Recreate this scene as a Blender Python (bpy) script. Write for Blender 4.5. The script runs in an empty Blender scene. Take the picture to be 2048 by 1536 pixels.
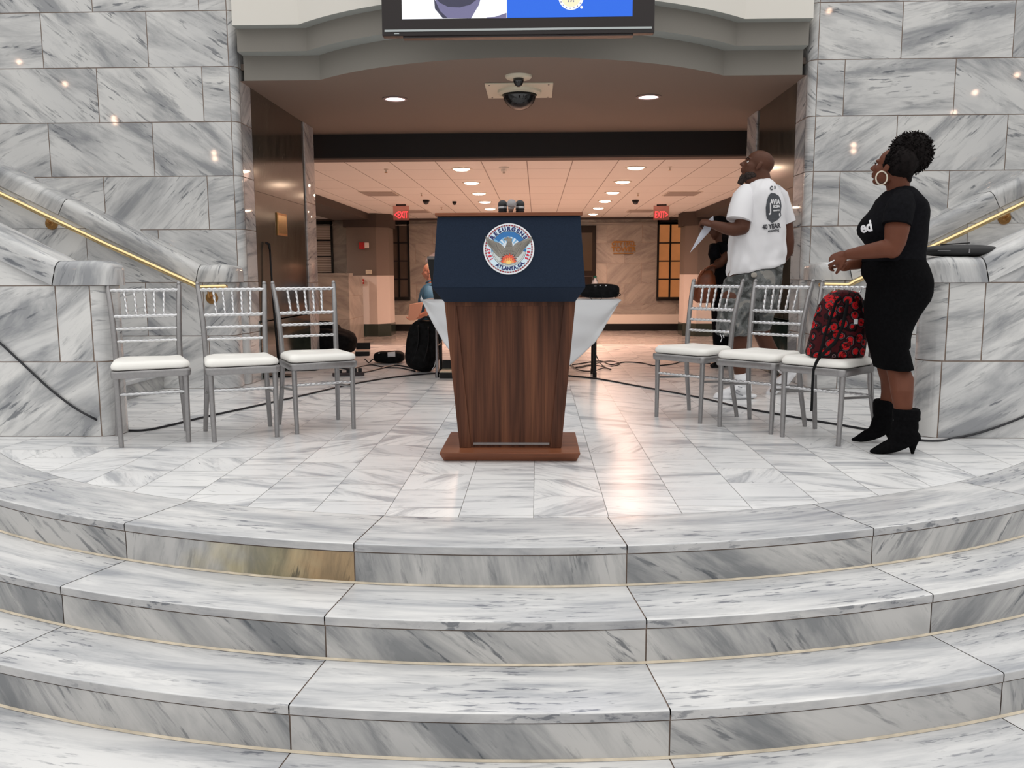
import bpy, bmesh, math, random
from mathutils import Vector, Matrix, Euler
from mathutils.bvhtree import BVHTree
random.seed(7)
PI = math.pi
SC = bpy.context.scene
COL = SC.collection

# ---------------------------------------------------------------- camera
FPX, EYE, VX, VY = 1690.0, 0.96, 1074.0, 549.0      # focal length in px of the 2048 frame, eye height, vanishing point
_D = Vector((VX - 1024, -(VY - 768), FPX)).normalized()
_X = Vector((0, 1, 0)).cross(_D).normalized()
_Z = _D.cross(_X)
cam = bpy.data.cameras.new('camera'); cam_o = bpy.data.objects.new('camera', cam); COL.objects.link(cam_o)
cam.sensor_width = 36.0; cam.lens = 36.0 * FPX / 2048.0; cam.clip_start = 0.05; cam.clip_end = 200
cx, cy, cz = (Vector((_X[i], _D[i], _Z[i])) for i in range(3))
cam_o.matrix_world = Matrix(((cx.x, cy.x, -cz.x, 0), (cx.y, cy.y, -cz.y, 0), (cx.z, cy.z, -cz.z, EYE), (0, 0, 0, 1)))
SC.camera = cam_o
# survey helpers: the point of a known plane that was measured at (x, y) on the photograph
def _ray(x, y):
    c = Vector((x - 1024, -(y - 768), FPX)); return Vector((c.dot(_X), c.dot(_D), c.dot(_Z)))
def at(x, y, Y):
    r = _ray(x, y) * (Y / _ray(x, y).y); return Vector((r.x, r.y, r.z + EYE))
def atz(x, y, z):
    r = _ray(x, y); r = r * ((z - EYE) / r.z); return Vector((r.x, r.y, z))
def atx(x, y, X):
    r = _ray(x, y); r = r * (X / r.x); return Vector((r.x, r.y, r.z + EYE))

# ---------------------------------------------------------------- world and exposure
SC.view_settings.view_transform = 'Standard'; SC.view_settings.look = 'None'
SC.view_settings.exposure = 0.0; SC.view_settings.gamma = 1.0; SC.view_settings.use_curve_mapping = False
w = bpy.data.worlds.new('atrium_daylight'); SC.world = w; w.use_nodes = True
nt = w.node_tree; nt.nodes.clear()
tc = nt.nodes.new('ShaderNodeTexCoord'); sx = nt.nodes.new('ShaderNodeSeparateXYZ'); rp = nt.nodes.new('ShaderNodeValToRGB')
bg = nt.nodes.new('ShaderNodeBackground'); ou = nt.nodes.new('ShaderNodeOutputWorld'); mr = nt.nodes.new('ShaderNodeMapRange')
mr.inputs['From Min'].default_value = -1; mr.inputs['From Max'].default_value = 1
nt.links.new(tc.outputs['Generated'], sx.inputs[0]); nt.links.new(sx.outputs['Z'], mr.inputs['Value'])
nt.links.new(mr.outputs[0], rp.inputs[0]); nt.links.new(rp.outputs[0], bg.inputs[0]); nt.links.new(bg.outputs[0], ou.inputs[0])
els = rp.color_ramp.elements
els[0].position = 0.0; els[0].color = (.28, .28, .28, 1)
els[1].position = 1.0; els[1].color = (1.12, 1.11, 1.09, 1)
for p_, c_ in ((.46, (.34, .34, .335, 1)), (.56, (.42, .42, .415, 1)), (.72, (.72, .72, .71, 1)), (.86, (1.08, 1.075, 1.06, 1))):
    e = els.new(p_); e.color = c_
bg.inputs['Strength'].default_value = 1.36

def light(name, kind, loc, energy, color, size=.1, parent=None, rot=None, spot=None):
    l = bpy.data.lights.new(name, kind); l.energy = energy; l.color = color
    if kind == 'AREA': l.shape = 'DISK'; l.size = size
    else: l.shadow_soft_size = size
    if spot: l.spot_size = spot; l.spot_blend = 1.0
    o = bpy.data.objects.new(name, l); COL.objects.link(o); o.location = loc
    if rot: o.rotation_euler = rot
    if parent: o.parent = parent
    return o

# ---------------------------------------------------------------- materials
MATS = {}
def new_mat(name):
    m = bpy.data.materials.new(name); m.use_nodes = True; MATS[name] = m
    nt = m.node_tree; b = nt.nodes['Principled BSDF']; return m, nt, b
def plain(name, col, rough=.5, metal=0.0, spec=.5, noise=0.0, nscale=30, bump=0.0, emit=None, es=1.0, trans=0.0, coat=0.0, sheen=0.0):
    m, nt, b = new_mat(name)
    b.inputs['Base Color'].default_value = (*col, 1); b.inputs['Roughness'].default_value = rough
    b.inputs['Metallic'].default_value = metal; b.inputs['Specular IOR Level'].default_value = spec
    b.inputs['Transmission Weight'].default_value = trans; b.inputs['Coat Weight'].default_value = coat
    b.inputs['Sheen Weight'].default_value = sheen
    if emit: b.inputs['Emission Color'].default_value = (*emit, 1); b.inputs['Emission Strength'].default_value = es
    if noise or bump:
        t = nt.nodes.new('ShaderNodeTexCoord'); n = nt.nodes.new('ShaderNodeTexNoise'); n.inputs['Scale'].default_value = nscale; n.inputs['Detail'].default_value = 5
        nt.links.new(t.outputs['Object'], n.inputs['Vector'])
        if noise:
            r = nt.nodes.new('ShaderNodeValToRGB'); r.color_ramp.elements[0].position = .3; r.color_ramp.elements[1].position = .7
            r.color_ramp.elements[0].color = (*[max(0, c * (1 - noise)) for c in col], 1); r.color_ramp.elements[1].color = (*[min(1, c * (1 + noise)) for c in col], 1)
            nt.links.new(n.outputs[0], r.inputs[0]); nt.links.new(r.outputs[0], b.inputs['Base Color'])
        if bump:
            bp = nt.nodes.new('ShaderNodeBump'); bp.inputs['Strength'].default_value = bump; bp.inputs['Distance'].default_value = .01
            nt.links.new(n.outputs[0], bp.inputs['Height']); nt.links.new(bp.outputs[0], b.inputs['Normal'])
    return m

def marble(name, light_c, mid_c, dark_c, rough=.12, vs=1.0, lo=.38, hi=.66, streak=.6, spec=.5, base_stretch=(1.0, 4.5), dash=(7, 46), dashthr=.62):
    """veined stone on the UV map in metres; each stone's UVs were turned and shifted when it was cut"""
    m, nt, b = new_mat(name); N = nt.nodes; L = nt.links
    uv = N.new('ShaderNodeUVMap'); uv.uv_map = 'UVMap'
    def mapn(sx, sy, ox=0):
        mp = N.new('ShaderNodeMapping'); mp.inputs['Scale'].default_value = (sx * vs, sy * vs, 1); mp.inputs['Location'].default_value = (ox, ox * .7, 0)
        L.new(uv.outputs[0], mp.inputs[0]); return mp
    def noise(mp, detail, rough_, dist):
        n = N.new('ShaderNodeTexNoise'); n.inputs['Scale'].default_value = 1; n.inputs['Detail'].default_value = detail
        n.inputs['Roughness'].default_value = rough_; n.inputs['Distortion'].default_value = dist; L.new(mp.outputs[0], n.inputs['Vector']); return n
    def ramp(src, stops):
        r = N.new('ShaderNodeValToRGB'); e = r.color_ramp.elements
        e[0].position, e[0].color = stops[0][0], (*stops[0][1], 1); e[1].position, e[1].color = stops[-1][0], (*stops[-1][1], 1)
        for p, c in stops[1:-1]:
            q = e.new(p); q.color = (*c, 1)
        L.new(src.outputs[0], r.inputs[0]); return r
    n1 = noise(mapn(base_stretch[0], base_stretch[1]), 6, .62, .5)
    r1 = ramp(n1, [(lo, mid_c), (.5 * (lo + hi), tuple(.45 * a + .55 * c for a, c in zip(mid_c, light_c))), (hi, light_c)])
    n0 = noise(mapn(.9, 1.4, 4.1), 3, .5, .3)       # broad cloudiness
    r0 = ramp(n0, [(.35, (.80, .81, .83)), (.65, (1, 1, 1))])
    mx0 = N.new('ShaderNodeMix'); mx0.data_type = 'RGBA'; mx0.blend_type = 'MULTIPLY'; mx0.inputs[0].default_value = .8
    L.new(r1.outputs[0], mx0.inputs[6]); L.new(r0.outputs[0], mx0.inputs[7])
    n2 = noise(mapn(2.2, 17, 2.3), 7, .7, .6)      # narrow grey streaks
    r2 = ramp(n2, [(.55, (0, 0, 0)), (.70, (1, 1, 1))])
    n3 = noise(mapn(dash[0], dash[1], 9.7), 4, .6, .2)  # short dark dashes
    r3 = ramp(n3, [(dashthr, (0, 0, 0)), (dashthr + .07, (1, 1, 1))])
    n4 = noise(mapn(1.6, 5, 5.5), 2, .5, .2)       # where the dashes gather
    r4 = ramp(n4, [(.47, (0, 0, 0)), (.60, (1, 1, 1))])
    mul = N.new('ShaderNodeMath'); mul.operation = 'MULTIPLY'; L.new(r3.outputs[0], mul.inputs[0]); L.new(r4.outputs[0], mul.inputs[1])
    s1 = N.new('ShaderNodeMath'); s1.operation = 'MULTIPLY'; s1.inputs[1].default_value = streak; L.new(r2.outputs[0], s1.inputs[0])
    mx1 = N.new('ShaderNodeMix'); mx1.data_type = 'RGBA'; L.new(s1.outputs[0], mx1.inputs[0]); L.new(mx0.outputs[2], mx1.inputs[6])
    mx1.inputs[7].default_value = (*[.6 * a + .4 * c for a, c in zip(mid_c, dark_c)], 1)
    s2 = N.new('ShaderNodeMath'); s2.operation = 'MULTIPLY'; s2.inputs[1].default_value = .75; L.new(mul.outputs[0], s2.inputs[0])
    mx2 = N.new('ShaderNodeMix'); mx2.data_type = 'RGBA'; L.new(s2.outputs[0], mx2.inputs[0]); L.new(mx1.outputs[2], mx2.inputs[6])
    mx2.inputs[7].default_value = (*dark_c, 1)
    L.new(mx2.outputs[2], b.inputs['Base Color'])
    b.inputs['Roughness'].default_value = rough; b.inputs['Specular IOR Level'].default_value = spec
    return m

def wood(name, c1, c2, c3, rough=.35, axis='Z', scale=1.0, coat=.2):
    m, nt, b = new_mat(name); N = nt.nodes; L = nt.links
    t = N.new('ShaderNodeTexCoord'); mp = N.new('ShaderNodeMapping')
    s = {'Z': (9, 9, .55), 'X': (.55, 9, 9)}[axis]; mp.inputs['Scale'].default_value = tuple(v * scale for v in s)
    L.new(t.outputs['Object'], mp.inputs[0])
    n = N.new('ShaderNodeTexNoise'); n.inputs['Scale'].default_value = 1.3; n.inputs['Detail'].default_value = 3; n.inputs['Distortion'].default_value = .8; L.new(mp.outputs[0], n.inputs['Vector'])
    r = N.new('ShaderNodeValToRGB'); e = r.color_ramp.elements; e[0].position = .3; e[0].color = (*c1, 1); e[1].position = .72; e[1].color = (*c3, 1); q = e.new(.5); q.color = (*c2, 1)
    L.new(n.outputs[0], r.inputs[0])
    mp2 = N.new('ShaderNodeMapping'); s = {'Z': (90, 90, 2.2), 'X': (2.2, 90, 90)}[axis]; mp2.inputs['Scale'].default_value = s; L.new(t.outputs['Object'], mp2.inputs[0])
    n2 = N.new('ShaderNodeTexNoise'); n2.inputs['Scale'].default_value = 1.5; n2.inputs['Detail'].default_value = 4; L.new(mp2.outputs[0], n2.inputs['Vector'])
    r2 = N.new('ShaderNodeValToRGB'); r2.color_ramp.elements[0].position = .35; r2.color_ramp.elements[0].color = (.6, .6, .6, 1); r2.color_ramp.elements[1].position = .6
    L.new(n2.outputs[0], r2.inputs[0])
    mx = N.new('ShaderNodeMix'); mx.data_type = 'RGBA'; mx.blend_type = 'MULTIPLY'; mx.inputs[0].default_value = .8
    L.new(r.outputs[0], mx.inputs[6]); L.new(r2.outputs[0], mx.inputs[7]); L.new(mx.outputs[2], b.inputs['Base Color'])
    b.inputs['Roughness'].default_value = rough; b.inputs['Specular IOR Level'].default_value = .22; b.inputs['Coat Weight'].default_value = coat; b.inputs['Coat Roughness'].default_value = .25
    return m

M = {}
M['wall'] = marble('wall_marble', (.76, .75, .73), (.36, .365, .375), (.085, .095, .115), rough=.035, lo=.37, hi=.56, streak=.7, dashthr=.56, dash=(5, 30))
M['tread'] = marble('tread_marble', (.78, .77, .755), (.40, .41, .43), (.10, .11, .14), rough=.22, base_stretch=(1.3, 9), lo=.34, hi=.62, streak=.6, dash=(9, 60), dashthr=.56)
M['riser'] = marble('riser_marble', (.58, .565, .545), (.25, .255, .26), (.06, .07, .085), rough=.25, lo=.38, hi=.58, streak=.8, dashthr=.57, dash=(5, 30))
M['floor'] = marble('floor_marble', (.92, .915, .905), (.50, .51, .53), (.15, .16, .19), rough=.25, lo=.36, hi=.50, streak=.75, vs=1.2, base_stretch=(1, 6))
M['hallwall'] = marble('hall_marble', (.46, .435, .39), (.29, .27, .245), (.11, .10, .09), rough=.3, lo=.36, hi=.60, streak=.5)
M['hallfloor'] = marble('hall_floor_marble', (.66, .63, .60), (.42, .40, .39), (.22, .2, .2), rough=.14, lo=.34, hi=.6, streak=.4)
M['dark'] = marble('dark_marble', (.115, .095, .070), (.040, .034, .027), (.19, .165, .13), rough=.13, vs=2.0, lo=.3, hi=.7, base_stretch=(1.2, 4))
M['green'] = marble('green_marble', (.040, .055, .046), (.014, .026, .020), (.12, .14, .12), rough=.1, vs=3, lo=.3, hi=.7, base_stretch=(2, 5), streak=.3)
M['edge'] = marble('shaded_edge_marble', (.57, .56, .55), (.36, .36, .37), (.09, .10, .12), rough=.35, base_stretch=(4, 9), lo=.34, hi=.62, streak=.5, dash=(16, 40), dashthr=.54)  # tread noses: shade of the upright face put into a greyer marble colour
M['grout'] = plain('grout', (.33, .25, .205), .9)
M['grout_floor'] = plain('floor_grout', (.24, .22, .20), .9)
M['caulk'] = plain('cream_caulk', (.62, .54, .42), .8, noise=.25, nscale=14)
M['white'] = plain('white_paint', (.80, .765, .70), .7)
M['taupe'] = plain('taupe_paint', (.250, .232, .205), .75)
M['taupe_edge'] = plain('grey_soffit_paint', (.40, .42, .40), .75)
M['soffit'] = plain('soffit_paint', (.225, .175, .145), .8)
M['beam'] = plain('black_beam_paint', (.014, .011, .011), .6)
M['beam2'] = plain('brown_beam_paint', (.050, .036, .030), .6)
M['lip'] = plain('beam_lip_paint', (.12, .085, .07), .7)
M['black'] = plain('black_plastic', (.008, .008, .009), .4, spec=.3)
M['bezel'] = plain('screen_bezel', (.018, .012, .012), .3)
M['silver'] = plain('silver_paint', (.33, .32, .32), .36, metal=.75, noise=.06, nscale=60)
M['silver_b'] = plain('silver_rope', (.66, .66, .67), .26, metal=.75)
M['cushion'] = plain('cream_vinyl', (.93, .91, .86), .5)
M['brass'] = plain('brass', (.86, .64, .33), .16, metal=1.0)
M['brass_d'] = plain('aged_brass', (.50, .27, .10), .32, metal=1.0)
M['walnut'] = wood('walnut', (.045, .016, .009), (.115, .042, .022), (.20, .078, .038), rough=.5, coat=0)
M['walnut_top'] = wood('walnut_flat', (.17, .055, .026), (.23, .078, .036), (.28, .10, .046), axis='X', rough=.4, coat=.1)
M['navy'] = plain('navy_fabric', (.015, .024, .043), .9, noise=.12, nscale=180, spec=.15)
M['cloth'] = plain('white_tablecloth', (.72, .73, .75), .7)
M['blackcloth'] = plain('black_cloth', (.007, .007, .0075), .8, spec=.12, noise=.5, nscale=25, bump=.4)
M['cable'] = plain('black_cable', (.010, .010, .014), .4)

# ---------------------------------------------------------------- mesh tools
class MB:
    def __init__(s): s.v = []; s.f = []; s.m = []; s.uv = []; s.has_uv = False
    def add(s, verts, faces, mi=0, uvs=None):
        b = len(s.v); s.v += [tuple(p) for p in verts]
        for i, f in enumerate(faces):
            s.f.append([b + k for k in f]); s.m.append(mi)
            if uvs is not None: s.uv.append([uvs[k] for k in f]); s.has_uv = True
            else: s.uv.append([(verts[k][0] + verts[k][1] * .3, verts[k][2] + verts[k][1] * .7) for k in f])
        return b
    def box(s, x0, x1, y0, y1, z0, z1, mi=0, mat=None):
        v = [Vector((x, y, z)) for x in (x0, x1) for y in (y0, y1) for z in (z0, z1)]
        if mat: v = [mat @ p for p in v]
        s.add(v, [(0, 1, 3, 2), (4, 6, 7, 5), (0, 4, 5, 1), (2, 3, 7, 6), (0, 2, 6, 4), (1, 5, 7, 3)], mi)
    def prism(s, poly, vec, mi=0):
        n = len(poly); vec = Vector(vec); a = [Vector(p) for p in poly]; b = [p + vec for p in a]
        s.add(a + b, [tuple(range(n))[::-1], tuple(range(n, 2 * n))] + [(i, (i + 1) % n, n + (i + 1) % n, n + i) for i in range(n)], mi)
    def rings(s, R, mi=0, cap=True, closed=True):
        n = len(R[0]); v = [p for r in R for p in r]; f = []
        for i in range(len(R) - 1):
            for k in range(n if closed else n - 1):
                k2 = (k + 1) % n; f.append((i * n + k, i * n + k2, (i + 1) * n + k2, (i + 1) * n + k))
        if cap: f.append(tuple(range(n))[::-1]); f.append(tuple((len(R) - 1) * n + k for k in range(n)))
        s.add(v, f, mi)
    def tube(s, pts, rad, seg=12, mi=0, cap=True, twist=0, lobes=0, lobe=.0, flat=1.0, up=None):
        pts = [Vector(p) for p in pts]; n = len(pts)
        if not hasattr(rad, '__len__'): rad = [rad] * n
        R = []; t0 = (pts[1] - pts[0]).normalized()
        u = Vector(up) if up else (Vector((0, 0, 1)) if abs(t0.z) < .9 else Vector((1, 0, 0)))
        L = 0
        for i, p in enumerate(pts):
            t = (pts[min(i + 1, n - 1)] - pts[max(i - 1, 0)]).normalized()
            a = (u - t * u.dot(t)).normalized(); b = t.cross(a); u = a
            if i: L += (pts[i] - pts[i - 1]).length
            r = []
            for k in range(seg):
                th = 2 * PI * k / seg; rr = rad[i] * (1 + (lobe * math.cos(lobes * (th + twist * L)) if lobes else 0))
                r.append(p + a * (math.cos(th) * rr * flat) + b * (math.sin(th) * rr))
            R.append(r)
        s.rings(R, mi, cap)
    def limb(s, pts, rad, seg=14, mi=0, flat=1.0, up=None):
        """tube with round ends"""
        pts = [Vector(p) for p in pts]; rad = list(rad); a = (pts[0] - pts[1]).normalized(); b = (pts[-1] - pts[-2]).normalized()
        P = [pts[0] + a * rad[0] * k for k in (.98, .8, .45)] + pts + [pts[-1] + b * rad[-1] * k for k in (.45, .8, .98)]
        Q = [rad[0] * k for k in (.2, .6, .89)] + rad + [rad[-1] * k for k in (.89, .6, .2)]
        s.tube(P, Q, seg, mi, flat=flat, up=up)
    def ell(s, c, r, rot=None, seg=20, mi=0, e=1.0):
        c = Vector(c); rot = rot or Matrix.Identity(3); R = []; n = max(8, seg // 2)
        sg = lambda v: math.copysign(abs(v) ** e, v)
        for i in range(n + 1):
            ph = -PI / 2 + PI * i / n; cp = max(1e-3, math.cos(ph) ** e if math.cos(ph) > 0 else 0)
            R.append([c + rot @ Vector((r[0] * cp * sg(math.cos(2 * PI * k / seg)), r[1] * cp * sg(math.sin(2 * PI * k / seg)), r[2] * sg(math.sin(ph)))) for k in range(seg)])
        s.rings(R, mi)
    def lathe(s, prof, c=(0, 0, 0), rot=None, seg=24, mi=0):
        c = Vector(c); rot = rot or Matrix.Identity(3)
        s.rings([[c + rot @ Vector((max(r, 1e-4) * math.cos(2 * PI * k / seg), max(r, 1e-4) * math.sin(2 * PI * k / seg), z)) for k in range(seg)] for r, z in prof], mi)
    def build(s, name, mats, parent=None, smooth=False, angle=None, bevel=0, sub=0):
        me = bpy.data.meshes.new(name); me.from_pydata(s.v, [], s.f)
        if not isinstance(mats, (list, tuple)): mats = [mats]
        for m in mats: me.materials.append(m)
        me.polygons.foreach_set('material_index', s.m)
        if s.has_uv:
            l = me.uv_layers.new(name='UVMap'); flat = [c for f in s.uv for u in f for c in u]; l.data.foreach_set('uv', flat)
        bm = bmesh.new(); bm.from_mesh(me)
        if not s.has_uv: bmesh.ops.recalc_face_normals(bm, faces=bm.faces)
        bm.to_mesh(me); bm.free()
        if smooth: me.polygons.foreach_set('use_smooth', [True] * len(me.polygons))
        if smooth and angle: me.set_sharp_from_angle(angle=math.radians(angle))
        me.update()
        o = bpy.data.objects.new(name, me); COL.objects.link(o)
        if parent: o.parent = parent
        if bevel:
            b = o.modifiers.new('bevel', 'BEVEL'); b.width = bevel; b.segments = 3; b.limit_method = 'ANGLE'; b.harden_normals = False
        if sub:
            b = o.modifiers.new('sub', 'SUBSURF'); b.levels = sub; b.render_levels = sub
        return o
def thing(name, label, cat, loc=(0, 0, 0), rotz=0, group=None):
    o = bpy.data.objects.new(name, None); COL.objects.link(o); o.location = loc; o.rotation_euler = (0, 0, rotz); o.empty_display_size = .05
    o['label'] = label; o['category'] = cat
    if group: o['group'] = group
    return o
def tag(o, label, cat, group=None):
    o['label'] = label; o['category'] = cat
    if group: o['group'] = group
    return o
def struct(o, label=None):
    o['kind'] = 'structure'
    if label: o['label'] = label
    return o
def copy_tree(root, label=None, loc=None, rotz=None):
    r = root.copy(); COL.objects.link(r)
    if label: r['label'] = label
    if loc is not None: r.location = loc
    if rotz is not None: r.rotation_euler = (0, 0, rotz)
    for ch in list(root.children):
        c = ch.copy(); COL.objects.link(c); c.parent = r
        for g in list(ch.children):
            d = g.copy(); COL.objects.link(d); d.parent = c
    return r
def remesh(o, vox, smooth=3, fac=.5):
    r = o.modifiers.new('remesh', 'REMESH'); r.mode = 'VOXEL'; r.voxel_size = vox; r.use_smooth_shade = True
    if smooth:
        s = o.modifiers.new('smooth', 'SMOOTH'); s.iterations = smooth; s.factor = fac
def wrinkle(o, strength, size, name, direction='NORMAL'):
    t = bpy.data.textures.new(name, 'CLOUDS'); t.noise_scale = size; t.noise_depth = 2
    d = o.modifiers.new('wrinkle', 'DISPLACE'); d.texture = t; d.strength = strength; d.mid_level = .5; d.texture_coords = 'LOCAL'; d.direction = direction

# ---------------------------------------------------------------- stone cutting
def uvf(theta):
    ox, oy = random.uniform(0, 60), random.uniform(0, 60); c, s_ = math.cos(theta), math.sin(theta)
    return lambda a, b: (c * a - s_ * b + ox, s_ * a + c * b + oy)
def vein():
    return math.radians(random.choice((-38, -30, -24, 22, 30, 38, 45, -45, 4, -6, 12, -14)))
def path_pts(path, a, b):
    out = []; L = 0
    for i in range(len(path) - 1):
        p, q = Vector(path[i]), Vector(path[i + 1]); d = (q - p).length
        if L + d > a and L < b:
            t0 = max(0, (a - L) / d); t1 = min(1, (b - L) / d)
            if not out: out.append((p.lerp(q, t0), max(a, L)))
            out.append((p.lerp(q, t1), min(b, L + d)))
        L += d
    return out
def path_len(path): return sum((Vector(path[i + 1]) - Vector(path[i])).length for i in range(len(path) - 1))
def plan_wall(mb, path, zs, joints, gap=.007, mi=0, gi=1, ang=None, inward=.004, side=1, grout=True):
    """vertical stone facing along a plan polyline; joints[k] = arc-length joint positions of course k"""
    path = [p for i, p in enumerate(path) if i == 0 or (Vector(p) - Vector(path[i - 1])).length > 1e-5]
    T = path_len(path)
    for k in range(len(zs) - 1):
        js = [0] + [j for j in sorted(joints[k % len(joints)]) if .02 < j < T - .02] + [T]
        for a, b in zip(js[:-1], js[1:]):
            pts = path_pts(path, a + gap / 2, b - gap / 2); f = uvf(ang() if ang else vein())
            z0, z1 = zs[k] + gap / 2, zs[k + 1] - gap / 2; v = []; uv = []
            for p, L in pts: v += [(p.x, p.y, z0), (p.x, p.y, z1)]; uv += [f(L, z0), f(L, z1)]
            fs = [(2 * i, 2 * i + 2, 2 * i + 3, 2 * i + 1) for i in range(len(pts) - 1)]
            if side < 0: fs = [q[::-1] for q in fs]
            mb.add(v, fs, mi, uv)
    if grout:
        P = [Vector(p) for p in path]; v = []; uv = []
        for i, p in enumerate(P):
            t = (P[min(i + 1, len(P) - 1)] - P[max(i - 1, 0)]).normalized(); n = Vector((t.y, -t.x)) * side
            q = p - n * inward; v += [(q.x, q.y, zs[0]), (q.x, q.y, zs[-1])]; uv += [(0, 0), (0, 1)]
        mb.add(v, [(2 * i, 2 * i + 2, 2 * i + 3, 2 * i + 1) for i in range(len(P) - 1)], gi, uv)
def arc2(cx, cy, r, a0, a1, n=8):
    return [(cx + r * math.cos(math.radians(a0 + (a1 - a0) * i / n)), cy + r * math.sin(math.radians(a0 + (a1 - a0) * i / n))) for i in range(n + 1)]

XC = -.14                       # axis of the portal
CH = .453                       # course height of the marble blocks
XL, XR = -2.55, 2.27            # reveals of the portal
FY = 7.37                       # facade plane
PY = 7.10                       # rear stair parapet face
WY = 4.94                       # front face of the stair wings
mir = lambda x: 2 * XC - x

# ---------------------------------------------------------------- landing floor
CC = (XC - .01, 7.1)            # centre of the round steps
def clip_circle(poly, R, n=96):
    out = poly
    c = Vector(CC); cen = sum((Vector(p) for p in poly), Vector((0, 0))) / len(poly); a0 = math.atan2(cen.y - c.y, cen.x - c.x)
    for k in range(-3, 4):
        a = a0 + k * .02; nrm = Vector((math.cos(a), math.sin(a))); new = []
        for i in range(len(out)):
            p, q = Vector(out[i]), Vector(out[(i + 1) % len(out)]); dp, dq = (p - c).dot(nrm) - R, (q - c).dot(nrm) - R
            if dp <= 0: new.append(tuple(p))
            if (dp < 0 < dq) or (dq < 0 < dp): new.append(tuple(p.lerp(q, dp / (dp - dq))))
        out = new
        if len(out) < 3: return None
    return out
RIN = 3.84
mb = MB(); TS = .30; g = .0022
k0 = -14
for k in range(k0, 14):
    x0 = -.014 + TS * k; x1 = x0 + TS; off = random.choice((0, .1, .15, .2, .05, .25)) if True else 0
    y = 2.9 + off - .3
    while y < 11.65:
        y1 = min(y + TS, 11.65); poly = [(x0 + g / 2, y + g / 2), (x1 - g / 2, y + g / 2), (x1 - g / 2, y1 - g / 2), (x0 + g / 2, y1 - g / 2)]
        cy_ = (y + y1) / 2
        if y < CC[1]:
            ds = [math.hypot(px - CC[0], py - CC[1]) for px, py in poly]
            if min(ds) > RIN: poly = None
            elif max(ds) > RIN: poly = clip_circle(poly, RIN - .002)
        elif abs(x0 - XC) > 4.2: poly = None
        if poly:
            f = uvf(math.radians(random.choice((0, 0, 4, -5, 35, 55, -40, 28, 8, -60))))
            mb.add([(px, py, 0) for px, py in poly], [tuple(range(len(poly)))], 0, [f(px, py) for px, py in poly])
        y = y1
mb.add([(CC[0] + RIN * math.cos(a), CC[1] + RIN * math.sin(a), -.002) for a in [PI + PI * i / 64 for i in range(65)]] + [(4.0, 11.65, -.002), (-4.3, 11.65, -.002)], [tuple(range(67))], 1, [(0, 0)] * 67)
struct(mb.build('floor', [M['floor'], M['grout_floor']]))

# ---------------------------------------------------------------- round marble steps
steps = MB(); NOSE = [4.20, 4.50, 4.80, 5.10, 5.40]; SH = .15
A0, DA = -.122, .2345
ph = lambda a: (-PI / 2 + a)
def pol(r, a, z): return (CC[0] + r * math.cos(ph(a)), CC[1] + r * math.sin(ph(a)), z)
for i, R in enumerate(NOSE):
    z = -SH * i; rin = RIN if i == 0 else NOSE[i - 1] - .02
    prof = [(rin, z), (rin + .01, z), (R - .007, z), (R - .0035, z - .0008), (R - .001, z - .003), (R, z - .006), (R, z - .0061), (R, z - .0295), (R - .002, z - .030), (R - .03, z - .030)]
    s_ = [0]
    for a, b in zip(prof[:-1], prof[1:]): s_.append(s_[-1] + math.hypot(a[0] - b[0], a[1] - b[1]))
    for j in range(-6, 7):
        a0 = A0 + DA * (j - .0) + .0; a1 = a0 + DA; ga = .0045 / R / 2; f = uvf(0 if random.random() < .8 else .05); n = 14
        v = []; uv = []
        for q in range(n + 1):
            a = a0 + ga + (a1 - a0 - 2 * ga) * q / n
            for (r, zz), s in zip(prof, s_): v.append(pol(r, a, zz)); uv.append(f(a * R, s))
        m = len(prof)
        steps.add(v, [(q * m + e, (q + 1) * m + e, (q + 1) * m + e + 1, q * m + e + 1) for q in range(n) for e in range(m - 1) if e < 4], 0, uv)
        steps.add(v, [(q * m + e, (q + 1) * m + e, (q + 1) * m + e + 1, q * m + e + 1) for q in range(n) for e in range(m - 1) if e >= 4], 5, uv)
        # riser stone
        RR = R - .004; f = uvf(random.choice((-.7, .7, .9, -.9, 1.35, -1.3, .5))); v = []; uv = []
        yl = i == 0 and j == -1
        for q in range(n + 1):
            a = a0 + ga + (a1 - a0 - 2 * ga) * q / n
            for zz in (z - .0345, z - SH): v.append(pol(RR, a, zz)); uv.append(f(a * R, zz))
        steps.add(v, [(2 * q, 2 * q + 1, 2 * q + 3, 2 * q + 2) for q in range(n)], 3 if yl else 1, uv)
    n = 120; v = []; uv = []
    for q in range(n + 1):
        a = -1.55 + 3.1 * q / n
        v += [pol(R - .009, a, z - .02), pol(R - .009, a, z - SH), pol(rin, a, z - .004), pol(R - .02, a, z - .004), pol(R - .0035, a, z - SH + .007), pol(R + .004, a, z - SH + .0015)]; uv += [(0, 0)] * 6
    fs = [(6 * q, 6 * q + 1, 6 * q + 7, 6 * q + 6) for q in range(n)] + [(6 * q + 2, 6 * q + 8, 6 * q + 9, 6 * q + 3) for q in range(n)]
    steps.add(v, fs, 2, uv)
    steps.add(v, [(6 * q + 4, 6 * q + 5, 6 * q + 11, 6 * q + 10) for q in range(n)], 4, uv)
M['riser_y'] = marble('rusty_riser_marble', (.58, .565, .545), (.25, .255, .26), (.06, .07, .085), rough=.25, lo=.38, hi=.58, streak=.8, dashthr=.57, dash=(5, 30))
_nt = M['riser_y'].node_tree; _b = _nt.nodes['Principled BSDF']; _src = _b.inputs['Base Color'].links[0].from_socket
_t = _nt.nodes.new('ShaderNodeTexCoord'); _s = _nt.nodes.new('ShaderNodeSeparateXYZ'); _n = _nt.nodes.new('ShaderNodeTexNoise'); _n.inputs['Scale'].default_value = 7; _n.inputs['Detail'].default_value = 3
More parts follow.
